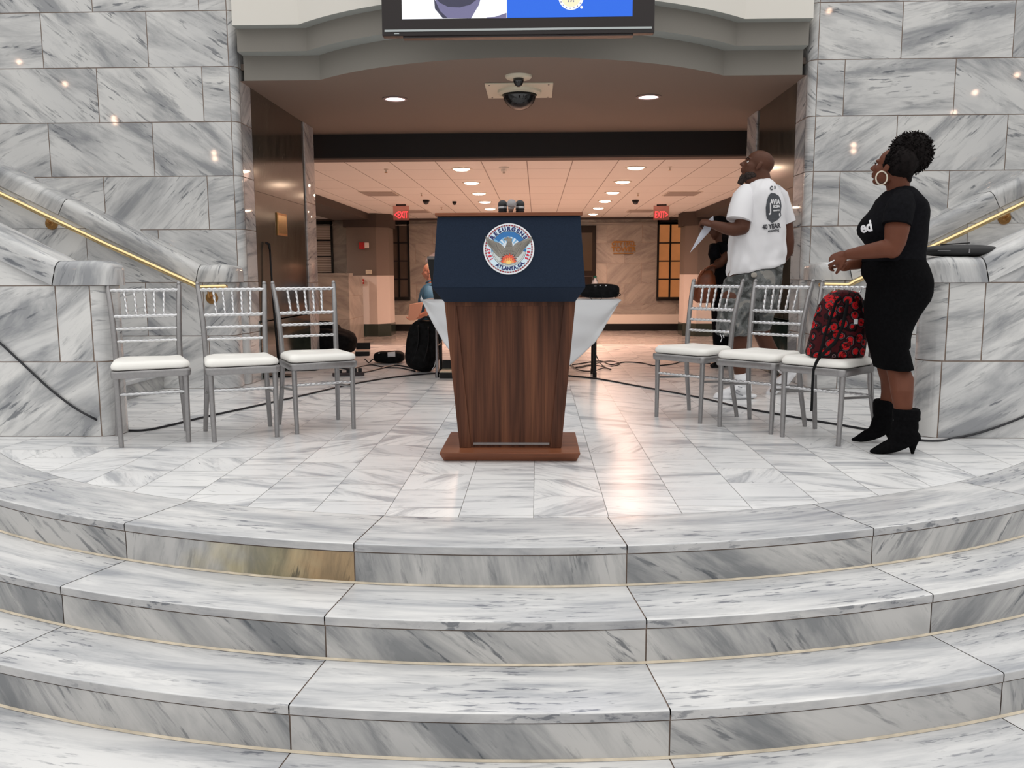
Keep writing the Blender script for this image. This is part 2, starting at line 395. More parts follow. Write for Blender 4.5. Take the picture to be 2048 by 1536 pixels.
_nt.links.new(_t.outputs['Object'], _s.inputs[0]); _nt.links.new(_t.outputs['Object'], _n.inputs['Vector'])
_a = _nt.nodes.new('ShaderNodeMath'); _a.operation = 'MULTIPLY_ADD'; _a.inputs[1].default_value = .55; _nt.links.new(_n.outputs[0], _a.inputs[0]); _nt.links.new(_s.outputs['X'], _a.inputs[2])
_r = _nt.nodes.new('ShaderNodeValToRGB'); _m = _nt.nodes.new('ShaderNodeMapRange'); _m.inputs['From Min'].default_value = -1.05; _m.inputs['From Max'].default_value = -.50; _nt.links.new(_a.outputs[0], _m.inputs['Value']); _nt.links.new(_m.outputs[0], _r.inputs[0])
_r.color_ramp.elements[0].color = (1, 1, 1, 1); _r.color_ramp.elements[1].color = (.95, .66, .36, 1); _e = _r.color_ramp.elements.new(.55); _e.color = (1.0, .88, .55, 1)      # rust stain in the stone
_x = _nt.nodes.new('ShaderNodeMix'); _x.data_type = 'RGBA'; _x.blend_type = 'MULTIPLY'; _x.inputs[0].default_value = 1; _nt.links.new(_src, _x.inputs[6]); _nt.links.new(_r.outputs[0], _x.inputs[7]); _nt.links.new(_x.outputs[2], _b.inputs['Base Color'])
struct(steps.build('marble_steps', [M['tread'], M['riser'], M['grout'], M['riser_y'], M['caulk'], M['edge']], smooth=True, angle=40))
low = MB(); low.add([(-14, -12, -.75), (14, -12, -.75), (14, 7, -.75), (-14, 7, -.75)], [(0, 1, 2, 3)], 0, [(-14, -12), (14, -12), (14, 7), (-14, 7)])
struct(low.build('floor_lower', M['floor']))

# ---------------------------------------------------------------- stair wings (front parapets), rear parapets, facade
def sweep_cap(mb, path, y0, y1, bot, h=.148, r=.05, end_round=True, mi=0, flip=1):
    """coping stone: rounded section swept along a path in the XZ plane; y0..y1 = depth"""
    def section(P, t, grow=0, squash=1):
        n = Vector((-t[1], t[0])) if t[0] > 0 else Vector((t[1], -t[0]))
        if n.y < 0: n = -n
        out = []; yc = (y0 + y1) / 2; hw = (y1 - y0) / 2 * squash
        prof = [(-1, 0), (-1, .5)] + [(-1 + (r / hw) * (1 - math.cos(a)), 1 - (r / h) * (1 - math.sin(a))) for a in [PI / 2 * i / 5 for i in range(6)]]
        prof = prof + [(-a, b) for a, b in prof[::-1]]
        for a, b in prof:
            out.append(Vector((P[0] + n.x * b * h, yc + a * hw, P[1] + n.y * b * h)))
        return out
    return section
def coping(mb, X0, xk, xend, y0, y1, zb, slope, sgn, h=.148, mi=0, gi=1):
    """X0 = newel end, xk = kink, xend = far end; sgn -1 rises to the left, +1 to the right"""
    yc = (y0 + y1) / 2; hw = (y1 - y0) / 2; r = .055
    def ring(x, z, tilt, sq=1.0, hs=1.0):
        nx, nz = -math.sin(tilt) * sgn, math.cos(tilt)
        pr = [(-1, 0), (-1, .45)] + [(-1 + (r / hw) * (1 - math.cos(a)), 1 - (r / h) * (1 - math.sin(a))) for a in [PI / 2 * i / 5 for i in range(6)]]
        pr = pr + [(-a, b) for a, b in pr[::-1]]
        return [Vector((x + nx * b * h * hs, yc + a * hw * sq, z + nz * b * h * hs)) for a, b in pr]
    f = uvf(math.pi / 2 - .25)
    def strip(Rs, f):
        v = []; uv = []; s = 0
        for i, R in enumerate(Rs):
            if i: s += (R[0] - Rs[i - 1][0]).length
            acc = 0
            for k, p in enumerate(R):
                if k: acc += (p - R[k - 1]).length
                v.append(p); uv.append(f(s, acc))
        n = len(Rs[0]); fs = []
        for i in range(len(Rs) - 1):
            for k in range(n - 1): fs.append((i * n + k, i * n + k + 1, (i + 1) * n + k + 1, (i + 1) * n + k))
        if sgn > 0: fs = [q[::-1] for q in fs]
        mb.add(v, fs, mi, uv)
    rr = .11; Rs = []
    for i in range(7):
        a = PI / 2 * i / 6; x = X0 + sgn * rr * (1 - math.sin(a)); sq = (hw - rr * (1 - math.cos(a - 0) if False else (1 - math.sin(PI / 2 * (1 - i / 6)) if False else 0))) / hw
        Rs.append(ring(X0 + sgn * rr * (1 - math.cos(a)) * 1.0, zb, 0, (hw - rr + rr * math.sin(a)) / hw, .62 + .38 * math.sin(a)))
    end = Rs[0]; mb.add(end, [tuple(range(len(end)))], mi, [f(p.y, p.z) for p in end])
    tm = math.atan(slope) / 2; tt = math.atan(slope)
    Rs.append(ring(xk - sgn * .003, zb, tm * 1.0)); strip(Rs, f)
    L = abs(xend - xk); n = max(1, round(L / 1.25)); x = xk
    for i in range(n):
        xa = xk + sgn * (L * i / n + .003); xb = xk + sgn * (L * (i + 1) / n - .002)
        za, zc = zb + slope * abs(xa - xk), zb + slope * abs(xb - xk)
        strip([ring(xa, za, tm if i == 0 else tt), ring(xa + sgn * .1, za + slope * .1, tt), ring(xb, zc, tt)], uvf(math.pi / 2 + random.uniform(-.4, .4) if i % 2 else random.uniform(-.2, .2)))

def wing(sgn, name, front, newel_x, kink_x, y0, y1, label, base_z, far, joints):
    mb = MB(); r = .12; zb = .906
    # plan outline from the far end along the front face, round the newel, back along the end
    if sgn < 0: path = [(far, y0)] + [(newel_x - r, y0)] + arc2(newel_x - r, y0 + r, r, -90, 0, 8)[1:] + [(newel_x, y1 - r)] + arc2(newel_x - r, y1 - r, r, 0, 90, 8) + [(far, y1)]
    else: path = [(far, y0)] + [(newel_x + r, y0)] + arc2(newel_x + r, y0 + r, r, -90, -180, 8)[1:] + [(newel_x, y1 - r)] + arc2(newel_x + r, y1 - r, r, 180, 90, 8) + [(far, y1)]
    L0 = abs(far - newel_x) - r
    js = [[L0 + j for j in row] for row in joints]
    zs = [base_z] if base_z < 0 else []
    zs += [0, CH, 2 * CH]
    if base_z < 0: js = [js[1]] + js
    plan_wall(mb, path, zs, js, side=1 if sgn < 0 else -1)
    # the raking part above the newel height
    slope = .5; xk = kink_x; n = 6; X = xk
    for face_y, sd in ((y0, 1), (y1, -1)):
        x = xk; q = 0
        while abs(x) < abs(far) - .01:
            xn = x + sgn * .92
            if abs(xn) > abs(far): xn = far
            ztop0, ztop1 = zb + slope * abs(x - xk), zb + slope * abs(xn - xk); z0 = zb + .0; c = 0
            while z0 < ztop1:
                z1 = z0 + CH; lo0 = min(z0, ztop0); lo1 = z0; hi0, hi1 = min(z1, ztop0), min(z1, ztop1)
                f = uvf(vein())
                if ztop0 >= z0: P = [(x + sgn * .003, z0 + .002), (xn - sgn * .002, z0 + .002), (xn - sgn * .002, hi1 - .002), (x + sgn * .003, hi0 - .002)]
                else:
                    xs = xk + sgn * (z0 - zb) / slope; P = [(xs, z0 + .002), (xn - sgn * .002, z0 + .002), (xn - sgn * .002, hi1 - .002)]
                if ztop0 < z1 < ztop1: xt = xk + sgn * (z1 - zb) / slope; P = P[:3] + [(xt, z1 - .002)] + P[3:]
                P = [(a, face_y, b) for a, b in P]
                if sgn * sd > 0: P = P[::-1]
                mb.add(P, [tuple(range(len(P)))[::-1]], 0, [f(p[0], p[2]) for p in P]); z0 = z1
            x = xn
        P = [(xk, face_y + .004 * sd, zb), (far, face_y + .004 * sd, zb), (far, face_y + .004 * sd, zb + slope * abs(far - xk))]
        mb.add(P, [(0, 1, 2)], 1, [(0, 0)] * 3)
    coping(mb, newel_x - sgn * .022, xk, far, y0 - .022, y1 + .022, zb, slope, sgn)
    o = mb.build(name, [M['wall'], M['grout']], smooth=True, angle=35); struct(o, label); return o

wing(-1, 'stair_wall_left', WY, -2.535, -2.85, WY, 5.19, 'low marble stair wall with rounded newel in front of the left stairs', -.75, -7.4, [[.03], [-.19, .015]])
wing(1, 'stair_wall_right', WY, 2.255, 2.57, WY, 5.19, 'low marble stair wall with rounded newel in front of the right stairs', -.75, 7.2, [[.03], [-.19, .015]])
wing(-1, 'stair_wall_left_rear', PY, -2.57, -2.87, PY, 7.40, 'marble parapet along the left stairs, carrying the brass rail', 0, -7.4, [[-.10, -1.0, -1.9], [-.13, -.62, -1.5]])
wing(1, 'stair_wall_right_rear', PY, 2.29, 2.59, PY, 7.40, 'marble parapet along the right stairs, carrying the brass rail', 0, 7.2, [[-.10, -1.0, -1.9], [-.13, -.62, -1.5]])

for sgn, x0, nm in ((-1, -3.2, 'stairs_left'), (1, 2.93, 'stairs_right')):
    mb = MB()
    for i in range(14):
        xa = x0 + sgn * .30 * i; xb = xa + sgn * .33; za, zb_ = .15 * i, .15 * (i + 1); f = uvf(.6); f2 = uvf(PI / 2)
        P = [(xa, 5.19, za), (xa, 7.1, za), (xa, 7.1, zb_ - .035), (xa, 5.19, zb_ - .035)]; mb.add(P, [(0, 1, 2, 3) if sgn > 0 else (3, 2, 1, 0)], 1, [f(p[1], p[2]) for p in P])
        n = xa - sgn * .018
        P = [(n, 5.19, zb_ - .033), (n, 7.1, zb_ - .033), (n, 7.1, zb_ - .006), (n, 5.19, zb_ - .006), (n + sgn * .006, 5.19, zb_), (n + sgn * .006, 7.1, zb_), (xb, 7.1, zb_), (xb, 5.19, zb_)]
        mb.add(P, [(0, 1, 2, 3), (3, 2, 5, 4), (4, 5, 6, 7)], 0, [f2(p[0] + p[2], p[1]) for p in P])
    o = struct(mb.build(nm, [M['tread'], M['riser']]))

# facade
def facade(sgn, name):
    r = .06; e = XL if sgn < 0 else XR; far = -8 if sgn < 0 else 7.8
    if sgn < 0: path = [(far, FY), (e - r, FY)] + arc2(e - r, FY + r, r, -90, 0, 6)[1:] + [(e, 7.72)]
    else: path = [(far, FY), (e + r, FY)] + arc2(e + r, FY + r, r, -90, -180, 6)[1:] + [(e, 7.72)]
    L0 = abs(far - e) - r; x2L = lambda x: abs(x - far)
    zs = [0] + [CH * k for k in range(1, 12)]
    base = -2.843 if sgn < 0 else 2.555
    ja = [x2L(base + sgn * .907 * k) for k in range(6)][::-1] + [L0, L0 + .11]; jb = [x2L(base + sgn * (.453 + .907 * k)) for k in range(6)][::-1] + [L0, L0 + .11]
    J = [jb if k % 2 == 0 else ja for k in range(12)]
    mb = MB(); plan_wall(mb, path, zs, J, side=1 if sgn < 0 else -1)
    struct(mb.build(name, [M['wall'], M['grout']], smooth=True, angle=35))
facade(-1, 'wall_left'); facade(1, 'wall_right')
# dark marble reveal walls and grey pilasters
SOF = 2.617
def reveal(sgn, name):
    e = XL if sgn < 0 else XR; mb = MB(); sd = 1 if sgn < 0 else -1
    YA, YB = (9.40, 9.82) if sgn < 0 else (9.02, 9.44)
    plan_wall(mb, [(e, 7.72), (e, YA)], [.545, 1.72, SOF], [[]], mi=0, side=sd, gap=.004, ang=lambda: PI / 2 + .2)
    plan_wall(mb, [(e - sgn * .012, 7.70), (e - sgn * .012, YA)], [0, .545], [[]], mi=1, side=sd, ang=lambda: .7)
    mb.box(min(e, e - sgn * .012), max(e, e - sgn * .012), 7.70, YA, .53, .545, 1)
    p = e - sgn * .015; r = .012
    if sgn < 0: path = [(e, YA), (p - r, YA)] + arc2(p - r, YA + r, r, -90, 0, 5)[1:] + [(p, YB - .03), (p - .03, YB), (p - .35, YB), (p - .35, 10.27)]
    else: path = [(e, YA), (p + r, YA)] + arc2(p + r, YA + r, r, -90, -180, 5)[1:] + [(p, YB - .03), (p + .03, YB), (p + .35, YB), (p + .35, 10.27)]
    plan_wall(mb, path, [0, .88, 1.76, SOF], [[]], mi=2, gi=3, side=sd)
    struct(mb.build(name, [M['dark'], M['green'], M['wall'], M['grout']], smooth=True, angle=35))
reveal(-1, 'wall_portal_left'); reveal(1, 'wall_portal_right')

# curved stepped cornice and soffit
YCN = 9.27
def band_path(R, yf):
    half = math.sqrt(R * R - (YCN - yf) ** 2); a0 = math.atan2(yf - YCN, -half); a1 = math.atan2(yf - YCN, half)
    if a0 > 0: a0 -= 2 * PI
    return [(XL + .04, 7.75), (XL + .04, yf)] + [(XC + R * math.cos(a0 + (a1 - a0) * i / 40), YCN + R * math.sin(a0 + (a1 - a0) * i / 40)) for i in range(41)] + [(XR - .04, yf), (XR - .04, 7.75)]
B2, B1, B0 = band_path(2.50, 7.45), band_path(2.65, 7.31), band_path(2.75, 7.21)
mb = MB(); Z = [2.617, 2.820, 3.004, 4.6]
for P, z0, z1, mi in ((B2, Z[0], Z[1], 0), (B1, Z[1], Z[2], 0), (B0, Z[2], Z[3], 1)):
    n = len(P); mb.add([(x, y, z) for x, y in P for z in (z0, z1)], [(2 * i, 2 * i + 2, 2 * i + 3, 2 * i + 1) for i in range(n - 1)], mi)
for Pa, Pb, z, mi in ((B2, B1, Z[1], 2), (B1, B0, Z[2], 2)):
    n = len(Pa); mb.add([(x, y, z) for x, y in Pa] + [(x, y, z) for x, y in Pb], [(i, i + 1, n + i + 1, n + i) for i in range(n - 1)], mi)
struct(mb.build('trim_1', [M['taupe'], M['white'], M['taupe_edge']], smooth=True, angle=25), 'curved stepped cornice over the portal')
mb = MB(); mb.add([(x, y, SOF) for x, y in B2[1:-1]] + [(XR - .04, 7.46, SOF), (XR + .5, 7.46, SOF), (XR + .5, 10.3, SOF), (XL - .5, 10.3, SOF), (XL - .5, 7.46, SOF), (XL + .04, 7.46, SOF)], [tuple(range(len(B2) + 4))], 0)
mb.box(XL - .5, XR + .5, 7.5, 10.4, SOF + .1, SOF + .15, 0)
struct(mb.build('ceiling_portal', M['soffit']))
mb = MB(); mb.box(-9, 9, 10.25, 10.55, 2.345, 2.75, 0); mb.box(-9, 9, 10.252, 10.5, 2.325, 2.346, 1)
struct(mb.build('trim_2', [M['beam'], M['lip']]), 'black beam across the back of the portal')

# ---------------------------------------------------------------- far hall (its floor lies lower than the landing)
HC, HF, HB = 2.40, -.5, 22.1
mb = MB()
for i in range(3):
    mb.box(-4.3, 4.1, 11.65 + .3 * i - (0 if i else .0), 11.95 + .3 * i, -.6, -.167 * (i + 1) + .0, 0)
struct(mb.build('floor_edge_steps', M['hallfloor']))
mb = MB(); g = .003
for i in range(-20, 20):
    off = random.uniform(0, .4)
    for j in range(-1, 26):
        x0, y0 = i * .45, 11.65 + j * .45 + off
        if y0 > HB: continue
        y1 = min(y0 + .45, HB); y0 = max(y0, 11.65); f = uvf(vein()); P = [(x0 + g, y0 + g), (x0 + .45 - g, y0 + g), (x0 + .45 - g, y1 - g), (x0 + g, y1 - g)]
        mb.add([(a, b, HF) for a, b in P], [(0, 1, 2, 3)], 0, [f(a, b) for a, b in P])
P = [(-9, 9.6), (9, 9.6), (9, HB), (-9, HB)]; mb.add([(a, b, HF - .003) for a, b in P], [(0, 1, 2, 3)], 1, P)
struct(mb.build('floor_hall', [M['hallfloor'], M['grout_floor']]))
# ceiling with lay-in tiles
cm, cnt, cb = new_mat('ceiling_tiles'); N = cnt.nodes; L = cnt.links
t = N.new('ShaderNodeTexCoord'); mp = N.new('ShaderNodeMapping'); mp.inputs['Location'].default_value = (.13, .1, 0); L.new(t.outputs['Object'], mp.inputs[0])
br = N.new('ShaderNodeTexBrick'); br.offset = 0; br.inputs['Scale'].default_value = 1; br.inputs['Brick Width'].default_value = .587; br.inputs['Row Height'].default_value = 1.2
br.inputs['Mortar Size'].default_value = .007; br.inputs['Color1'].default_value = (.78, .74, .70, 1); br.inputs['Color2'].default_value = (.76, .72, .68, 1); br.inputs['Mortar'].default_value = (.30, .26, .23, 1)
L.new(mp.outputs[0], br.inputs['Vector']); L.new(br.outputs[0], cb.inputs['Base Color']); cb.inputs['Roughness'].default_value = .9
mb = MB(); mb.box(-9, 9, 10.3, HB + .3, HC, HC + .1); struct(mb.build('ceiling_hall', cm))

def win(name, px0, px1, pt, pb, glass, cols=2, rows=4, label=''):
    a = at(px0, pt, HB); b = at(px1, pb, HB); x0, x1, z1, z0 = a.x, b.x, a.z, b.z; y = HB - .02
    fr = MB(); t = .05
    fr.box(x0, x1, y - .06, y + .02, z0, z0 + .09); fr.box(x0, x1, y - .03, y + .02, z1 - .12, z1); fr.box(x0, x0 + t, y - .03, y + .02, z0, z1); fr.box(x1 - t, x1, y - .03, y + .02, z0, z1)
    for c in range(1, cols): xx = x0 + (x1 - x0) * c / cols; fr.box(xx - .022, xx + .022, y - .025, y + .02, z0, z1)
    for r in range(1, rows): zz = z0 + .09 + (z1 - .12 - z0 - .09) * r / rows; fr.box(x0, x1, y - .022, y + .02, zz - .016, zz + .016)
    o = struct(fr.build(name, M['black']), label)
    p = MB(); p.box(x0, x1, y + .005, y + .015, z0, z1); p.build('pane', glass, o)
    return o, x0, x1, z0, z1
# back wall of marble blocks with openings left for nothing: windows stand in front of it
mb = MB()
for k in range(-1, 6):
    z0, z1 = max(HF, HF + .18 + .52 * k), min(HC, HF + .18 + .52 * (k + 1))
    if z0 >= z1: continue
    x = -9 + (.45 if k % 2 else 0)
    while x < 9:
        f = uvf(vein()); P = [(x + .003, z0 + .002), (x + .897, z0 + .002), (x + .897, z1 - .002), (x + .003, z1 - .002)]
        mb.add([(a, HB, b) for a, b in P], [(0, 1, 2, 3)], 0, [f(a, b) for a, b in P]); x += .9
P = [(-9, HF), (9, HF), (9, HC), (-9, HC)]; mb.add([(a, HB + .004, b) for a, b in P], [(0, 1, 2, 3)], 1, P)
for sx_ in (-9, 9):
    P = [(sx_, 10.3, HF), (sx_, HB, HF), (sx_, HB, HC), (sx_, 10.3, HC)]; mb.add(P, [(0, 1, 2, 3)], 0, [(p[1], p[2]) for p in P])
for xa, xb in ((-9, XL - .33), (XR + .33, 9)):
    P = [(xa, 10.27, HF), (xb, 10.27, HF), (xb, 10.27, 2.7), (xa, 10.27, 2.7)]; mb.add(P, [(0, 1, 2, 3)], 0, [(p[0], p[2]) for p in P])
struct(mb.build('wall_back', [M['hallwall'], M['grout']]))
mb = MB(); mb.box(-9, 9, HB - .03, HB, HF, HF + .18, 0); mb.box(-9, 9, HB - .015, HB, HF + .18, HF + .42, 1)
struct(mb.build('baseboard_back', [M['black'], M['white']]))
mb = MB(); mb.box(-9, 9, HB - .12, HB, HC - .05, HC, 0); mb.box(-9, 9, HB - .05, HB, HC - .18, HC - .13, 1)
struct(mb.build('trim_3', [M['beam2'], M['hallwall']]), 'thin cornice under the hall ceiling')
M['glass_dark'] = plain('dim_window_glass', (.11, .088, .072), .25, noise=.25, nscale=1.2)
M['glass_warm'] = plain('lit_window_glass', (.25, .11, .045), .4, spec=.2, emit=(.56, .22, .075), es=.42, noise=.4, nscale=1.3)
M['blind'] = plain('window_blind', (.30, .24, .20), .6)
m, nt, b = new_mat('blind_slats'); N = nt.nodes; wv = N.new('ShaderNodeTexWave'); wv.bands_direction = 'Z'; wv.inputs['Scale'].default_value = 7; t = N.new('ShaderNodeTexCoord')
nt.links.new(t.outputs['Object'], wv.inputs[0]); r = N.new('ShaderNodeValToRGB'); r.color_ramp.elements[0].color = (.30, .23, .19, 1); r.color_ramp.elements[1].color = (.85, .74, .66, 1)
nt.links.new(wv.outputs[0], r.inputs[0]); nt.links.new(r.outputs[0], b.inputs['Base Color']); b.inputs['Roughness'].default_value = .5
win('window_1', 592, 668, 440, 552, m, 2, 3, 'black-framed window with blinds in the far hall behind the counter')
win('window_2', 775, 821, 440, 601, M['glass_dark'], 2, 4, 'dark black-framed window left of the podium in the far hall')
o, x0, x1, z0, z1 = win('window_3', 1315, 1364, 440, 601, M['glass_warm'], 2, 4, 'amber-lit black-framed window right of the podium in the far hall')
for nm, pa, pb in (('door_1', 1150, 1190), ):
    a = at(pa, 452, HB); b = at(pb, 662, HB); d = MB(); y = HB - .05
    M['door'] = plain('dark_bronze_door', (.012, .008, .006), .5, spec=.2)
    M['door_glass'] = plain('door_glass', (.045, .032, .018), .3, spec=.3)
    d.box(a.x - .9, b.x, y - .08, y + .04, HF, a.z); o = struct(d.build(nm, M['door']), 'dark double door in the far hall')
    q = MB()
    for k in range(3):
        xx = b.x - .10 - .42 * k
        q.box(xx - .30, xx, y - .09, y - .078, HF + 1.55, a.z - .18)
    q.build('pane', M['door_glass'], o)
    q = MB()
    for k in range(3):
        xx = b.x - .10 - .42 * k
        q.box(xx - .32, xx - .30, y - .1, y - .08, HF + .2, HF + 1.4); q.box(xx, xx + .02, y - .1, y - .08, HF + .2, HF + 1.4); q.box(xx - .32, xx + .02, y - .1, y - .08, HF + 1.40, HF + 1.42)
    q.build('panel_moulding', M['beam2'], o)
    q = MB(); q.ell((b.x - .52, y - .14, HF + 1.45), (.03, .03, .03)); q.build('door_knob', M['silver_b'], o, smooth=True)
# columns and side beams
def hall_column(name, x0, x1, yf, sgn, label):
    c = MB(); ch = .26; D = .9
    if sgn > 0: pl = [(x0, yf), (x1 - 0, yf), (x1 + ch, yf + ch), (x1 + ch, yf + D), (x0, yf + D)]
    else: pl = [(x0 - ch, yf + ch), (x0, yf), (x1, yf), (x1, yf + D), (x0 - ch, yf + D)]
    def band(z0, z1, mi, gr=0.0):
        cxx = sum(p[0] for p in pl) / 5; cyy = sum(p[1] for p in pl) / 5
        q = [((p[0] - cxx) * (1 + gr) + cxx, (p[1] - cyy) * (1 + gr) + cyy, z0) for p in pl]; c.prism(q, (0, 0, z1 - z0), mi)
    band(HF, HF + .30, 2, .03); band(HF + .30, .95, 0); band(.95, 2.08, 1); band(2.08, HC, 3, .12)
    struct(c.build(name, [M['colwhite'], M['coltaupe'], M['green'], M['beam2']]), label)
M['colwhite'] = plain('column_cream_paint', (.66, .60, .56), .7)
M['coltaupe'] = plain('column_taupe_paint', (.17, .14, .12), .7)
hall_column('column_left', -4.50, -3.80, 20.1, 1, 'white and taupe column with green marble base left in the far hall')
hall_column('column_right', 3.74, 4.50, 20.0, -1, 'white and taupe column with green marble base right in the far hall')
for nm, x0, x1 in (('trim_4', -4.8, -3.95), ('trim_5', 3.66, 4.5)):
    mb = MB(); mb.box(x0, x1, 10.6, 20.3, 2.25, HC); struct(mb.build(nm, M['beam2']), 'dark beam along the side of the hall ceiling')
# side stairs wall seen at far left
mb = MB(); a = at(640, 552, 18.5); b = at(697, 552, 18.5); plan_wall(mb, [(a.x - 2.5, 18.5), (b.x, 18.5), (b.x, 20.0)], [HF, HF + .5, HF + 1.0, a.z], [[.9, 1.9]], mi=0, gi=1)
mb.box(a.x - 2.5, b.x + .03, 18.45, 18.8, a.z, a.z + .06, 0)
struct(mb.build('wall_stair_far', [M['hallwall'], M['grout']]), 'low marble stair wall far left in the hall')

# ---------------------------------------------------------------- ceiling lights and fittings
M['lamp'] = plain('warm_lamp_lens', (1, .8, .6), .5, emit=(1.0, .74, .52), es=22)
M['lamp_w'] = plain('portal_lamp_lens', (1, .9, .9), .5, emit=(1.0, .86, .88), es=3.2)
M['trimring'] = plain('lamp_trim', (.62, .55, .48), .5)
M['trimdark'] = plain('dark_lamp_trim', (.16, .11, .10), .4)
WARM = (1.0, .59, .435)
def downlight(loc, label, r, lens, ring, group, power, color, spot=3.0):
    t = thing('recessed_ceiling_light', label, 'ceiling light', loc, 0, group)
    a = MB(); a.lathe([(r * 1.0, -.001), (r * 1.0, -.012), (r * 1.25, -.008), (r * 1.27, 0), (r * 1.0, 0)], seg=32); a.build('trim_ring', ring, t, smooth=True, angle=40)
    a = MB(); a.lathe([(r * .98, -.001)] + [(r * .98 * math.cos(PI / 2 * k / 6), -.004 - (.032 if r > .1 else .002) * math.sin(PI / 2 * k / 6)) for k in range(7)], seg=32); a.build('lens', lens, t)
    light('lamp', 'SPOT', (0, 0, -.06), power, color, size=.10, parent=t, spot=spot)
    return t
words = ('nearest', 'second', 'third', 'fourth', 'fifth', 'farthest')
for sd, X in (('left', -1.03), ('right', 1.34)):
    for k in range(6):
        downlight((X, 11.8 + 1.76 * k, HC), 'round warm recessed light in the hall ceiling, %s of the %s row' % (words[k], sd), .115, M['lamp'], M['trimring'], 'warm downlights in the hall ceiling', 195, WARM)
for px, py, sd in ((790, 197, 'left'), (1297, 193, 'right')):
    p = atz(px, py, SOF); downlight((p.x, p.y, SOF), 'pinkish white recessed light in the portal soffit, %s of the dome camera' % sd, .095, M['lamp_w'], M['trimdark'], None, 3.0, (1, .85, .8))
# side aisles of the hall have their own lamps, outside what the portal lets one see
for x in (-5.9, 5.9):
    for y in (12.5, 18.6): downlight((x, y, HC), 'warm recessed light over the %s side aisle of the hall at its %s end' % ('left' if x < 0 else 'right', 'near' if y < 15 else 'far'), .085, M['lamp'], M['trimring'], 'side aisle downlights', 230, (1, .78, .66))

M['cream_plastic'] = plain('cream_plastic', (.70, .64, .50), .5)
M['smoked'] = plain('smoked_dome', (.014, .014, .016), .06, spec=.7)
p = atz(1039, 180, SOF)
t = thing('dome_camera', 'large black dome camera on a square cream plate in the portal soffit', 'security camera', (p.x, p.y, SOF))
a = MB(); a.box(-.30, .30, -.30, .30, -.012, 0); a.build('plate', M['cream_plastic'], t, bevel=.004)
a = MB(); a.lathe([(.20, -.01), (.195, -.03), (.16, -.045), (.15, -.012)], seg=40); a.build('collar', M['cream_plastic'], t, smooth=True, angle=50)
a = MB(); a.lathe([(.15 * math.cos(PI / 2 * k / 10), -.04 - .135 * math.sin(PI / 2 * k / 10)) for k in range(11)], seg=40); a.build('dome', M['smoked'], t, smooth=True)
for k in range(4):
    a = MB(); a.ell((.26 * (1 if k % 2 else -1), .26 * (1 if k // 2 else -1), -.013), (.008, .008, .004)); a.build('screw', M['trimdark'], t)
p = atz(1037, 152, SOF)
t = thing('dome_camera', 'small dark dome camera under a round cream disc, in front of the large dome', 'security camera', (p.x, p.y, SOF))
a = MB(); a.lathe([(.001, -.022), (.10, -.022), (.112, -.012), (.115, 0)], seg=40); a.build('disc', M['cream_plastic'], t, smooth=True, angle=40)
a = MB(); a.lathe([(.045, -.022), (.045, -.045), (.030, -.075), (.012, -.088), (.001, -.09)], seg=28); a.build('dome', M['smoked'], t, smooth=True)
for px, py, lb in ((852, 404, 'black dome camera under the hall ceiling just right of the left exit sign'), (1271, 404, 'black dome camera under the hall ceiling just left of the right exit sign'), (909, 407, 'tiny black dome camera under the hall ceiling left of the podium top')):
    p = atz(px, py - 4, HC); r = .055 if px != 909 else .035
    t = thing('dome_camera', lb, 'security camera', (p.x, p.y, HC))
    a = MB(); a.lathe([(r * 1.25, 0), (r * 1.25, -.03), (r, -.035)], seg=24); a.build('base', M['black'], t, smooth=True, angle=40)
    a = MB(); a.lathe([(r * math.cos(PI / 2 * k / 8), -.035 - r * math.sin(PI / 2 * k / 8)) for k in range(9)], seg=24); a.build('dome', M['smoked'], t, smooth=True)
p = atz(1008, 334, HC)
t = thing('smoke_detector', 'small white smoke detector on the hall ceiling above the microphones', 'smoke detector', (p.x, p.y, HC))
a = MB(); a.lathe([(.07, 0), (.07, -.02), (.045, -.03), (.04, -.06), (.001, -.065)], seg=28); a.build('body', M['white'], t, smooth=True, angle=40)
a = MB(); a.lathe([(.018, -.06), (.018, -.085), (.001, -.09)], seg=16); a.build('sensor', M['trimring'], t, smooth=True, angle=40)
for px, py, lb in ((772, 338, 'nearest on the left side'), (843, 386, 'left, above the black dome camera'), (883, 414, 'farthest on the left side'), (1340, 333, 'nearest on the right side'), (1276, 386, 'right, above the black dome camera')):
    p = atz(px, py, HC); t = thing('fire_sprinkler', 'small brass fire sprinkler under the hall ceiling, ' + lb, 'sprinkler', (p.x, p.y, HC), 0, 'ceiling sprinklers')
    a = MB(); a.lathe([(.03, 0), (.03, -.006), (.010, -.010), (.010, -.045)], seg=14); a.build('escutcheon', M['trimring'], t)
    a = MB(); a.lathe([(.02, -.05), (.02, -.054), (.004, -.054), (.004, -.03)], seg=14); a.build('deflector', M['brass_d'], t)
M['vent'] = plain('vent_grille', (.42, .36, .32), .7)
for (xa, ya, xb, yb), lb in (((722, 383, 796, 391), 'larger grey air grille in the hall ceiling on the left'), ((1328, 383, 1398, 391), 'larger grey air grille in the hall ceiling on the right'), ((812, 421, 850, 424), 'far grey air grille beside the left exit sign'), ((1262, 420, 1300, 423), 'far grey air grille beside the right exit sign')):
    a, b = atz(xa, ya, HC), atz(xb, yb, HC); xm = (a.x + b.x) / 2; ym = (a.y + b.y) / 2; wd = .62
    t = thing('air_grille', lb, 'air vent', (xm, ym, HC))
    q = MB(); q.box(-wd / 2, wd / 2, -.40, .40, -.008, 0); q.build('frame', M['trimring'], t)
    q = MB()
    for k in range(16): q.box(-wd / 2 + .03, wd / 2 - .03, -.36 + .046 * k, -.36 + .046 * k + .03, -.014, -.008)
    q.build('louvre', M['vent'], t)

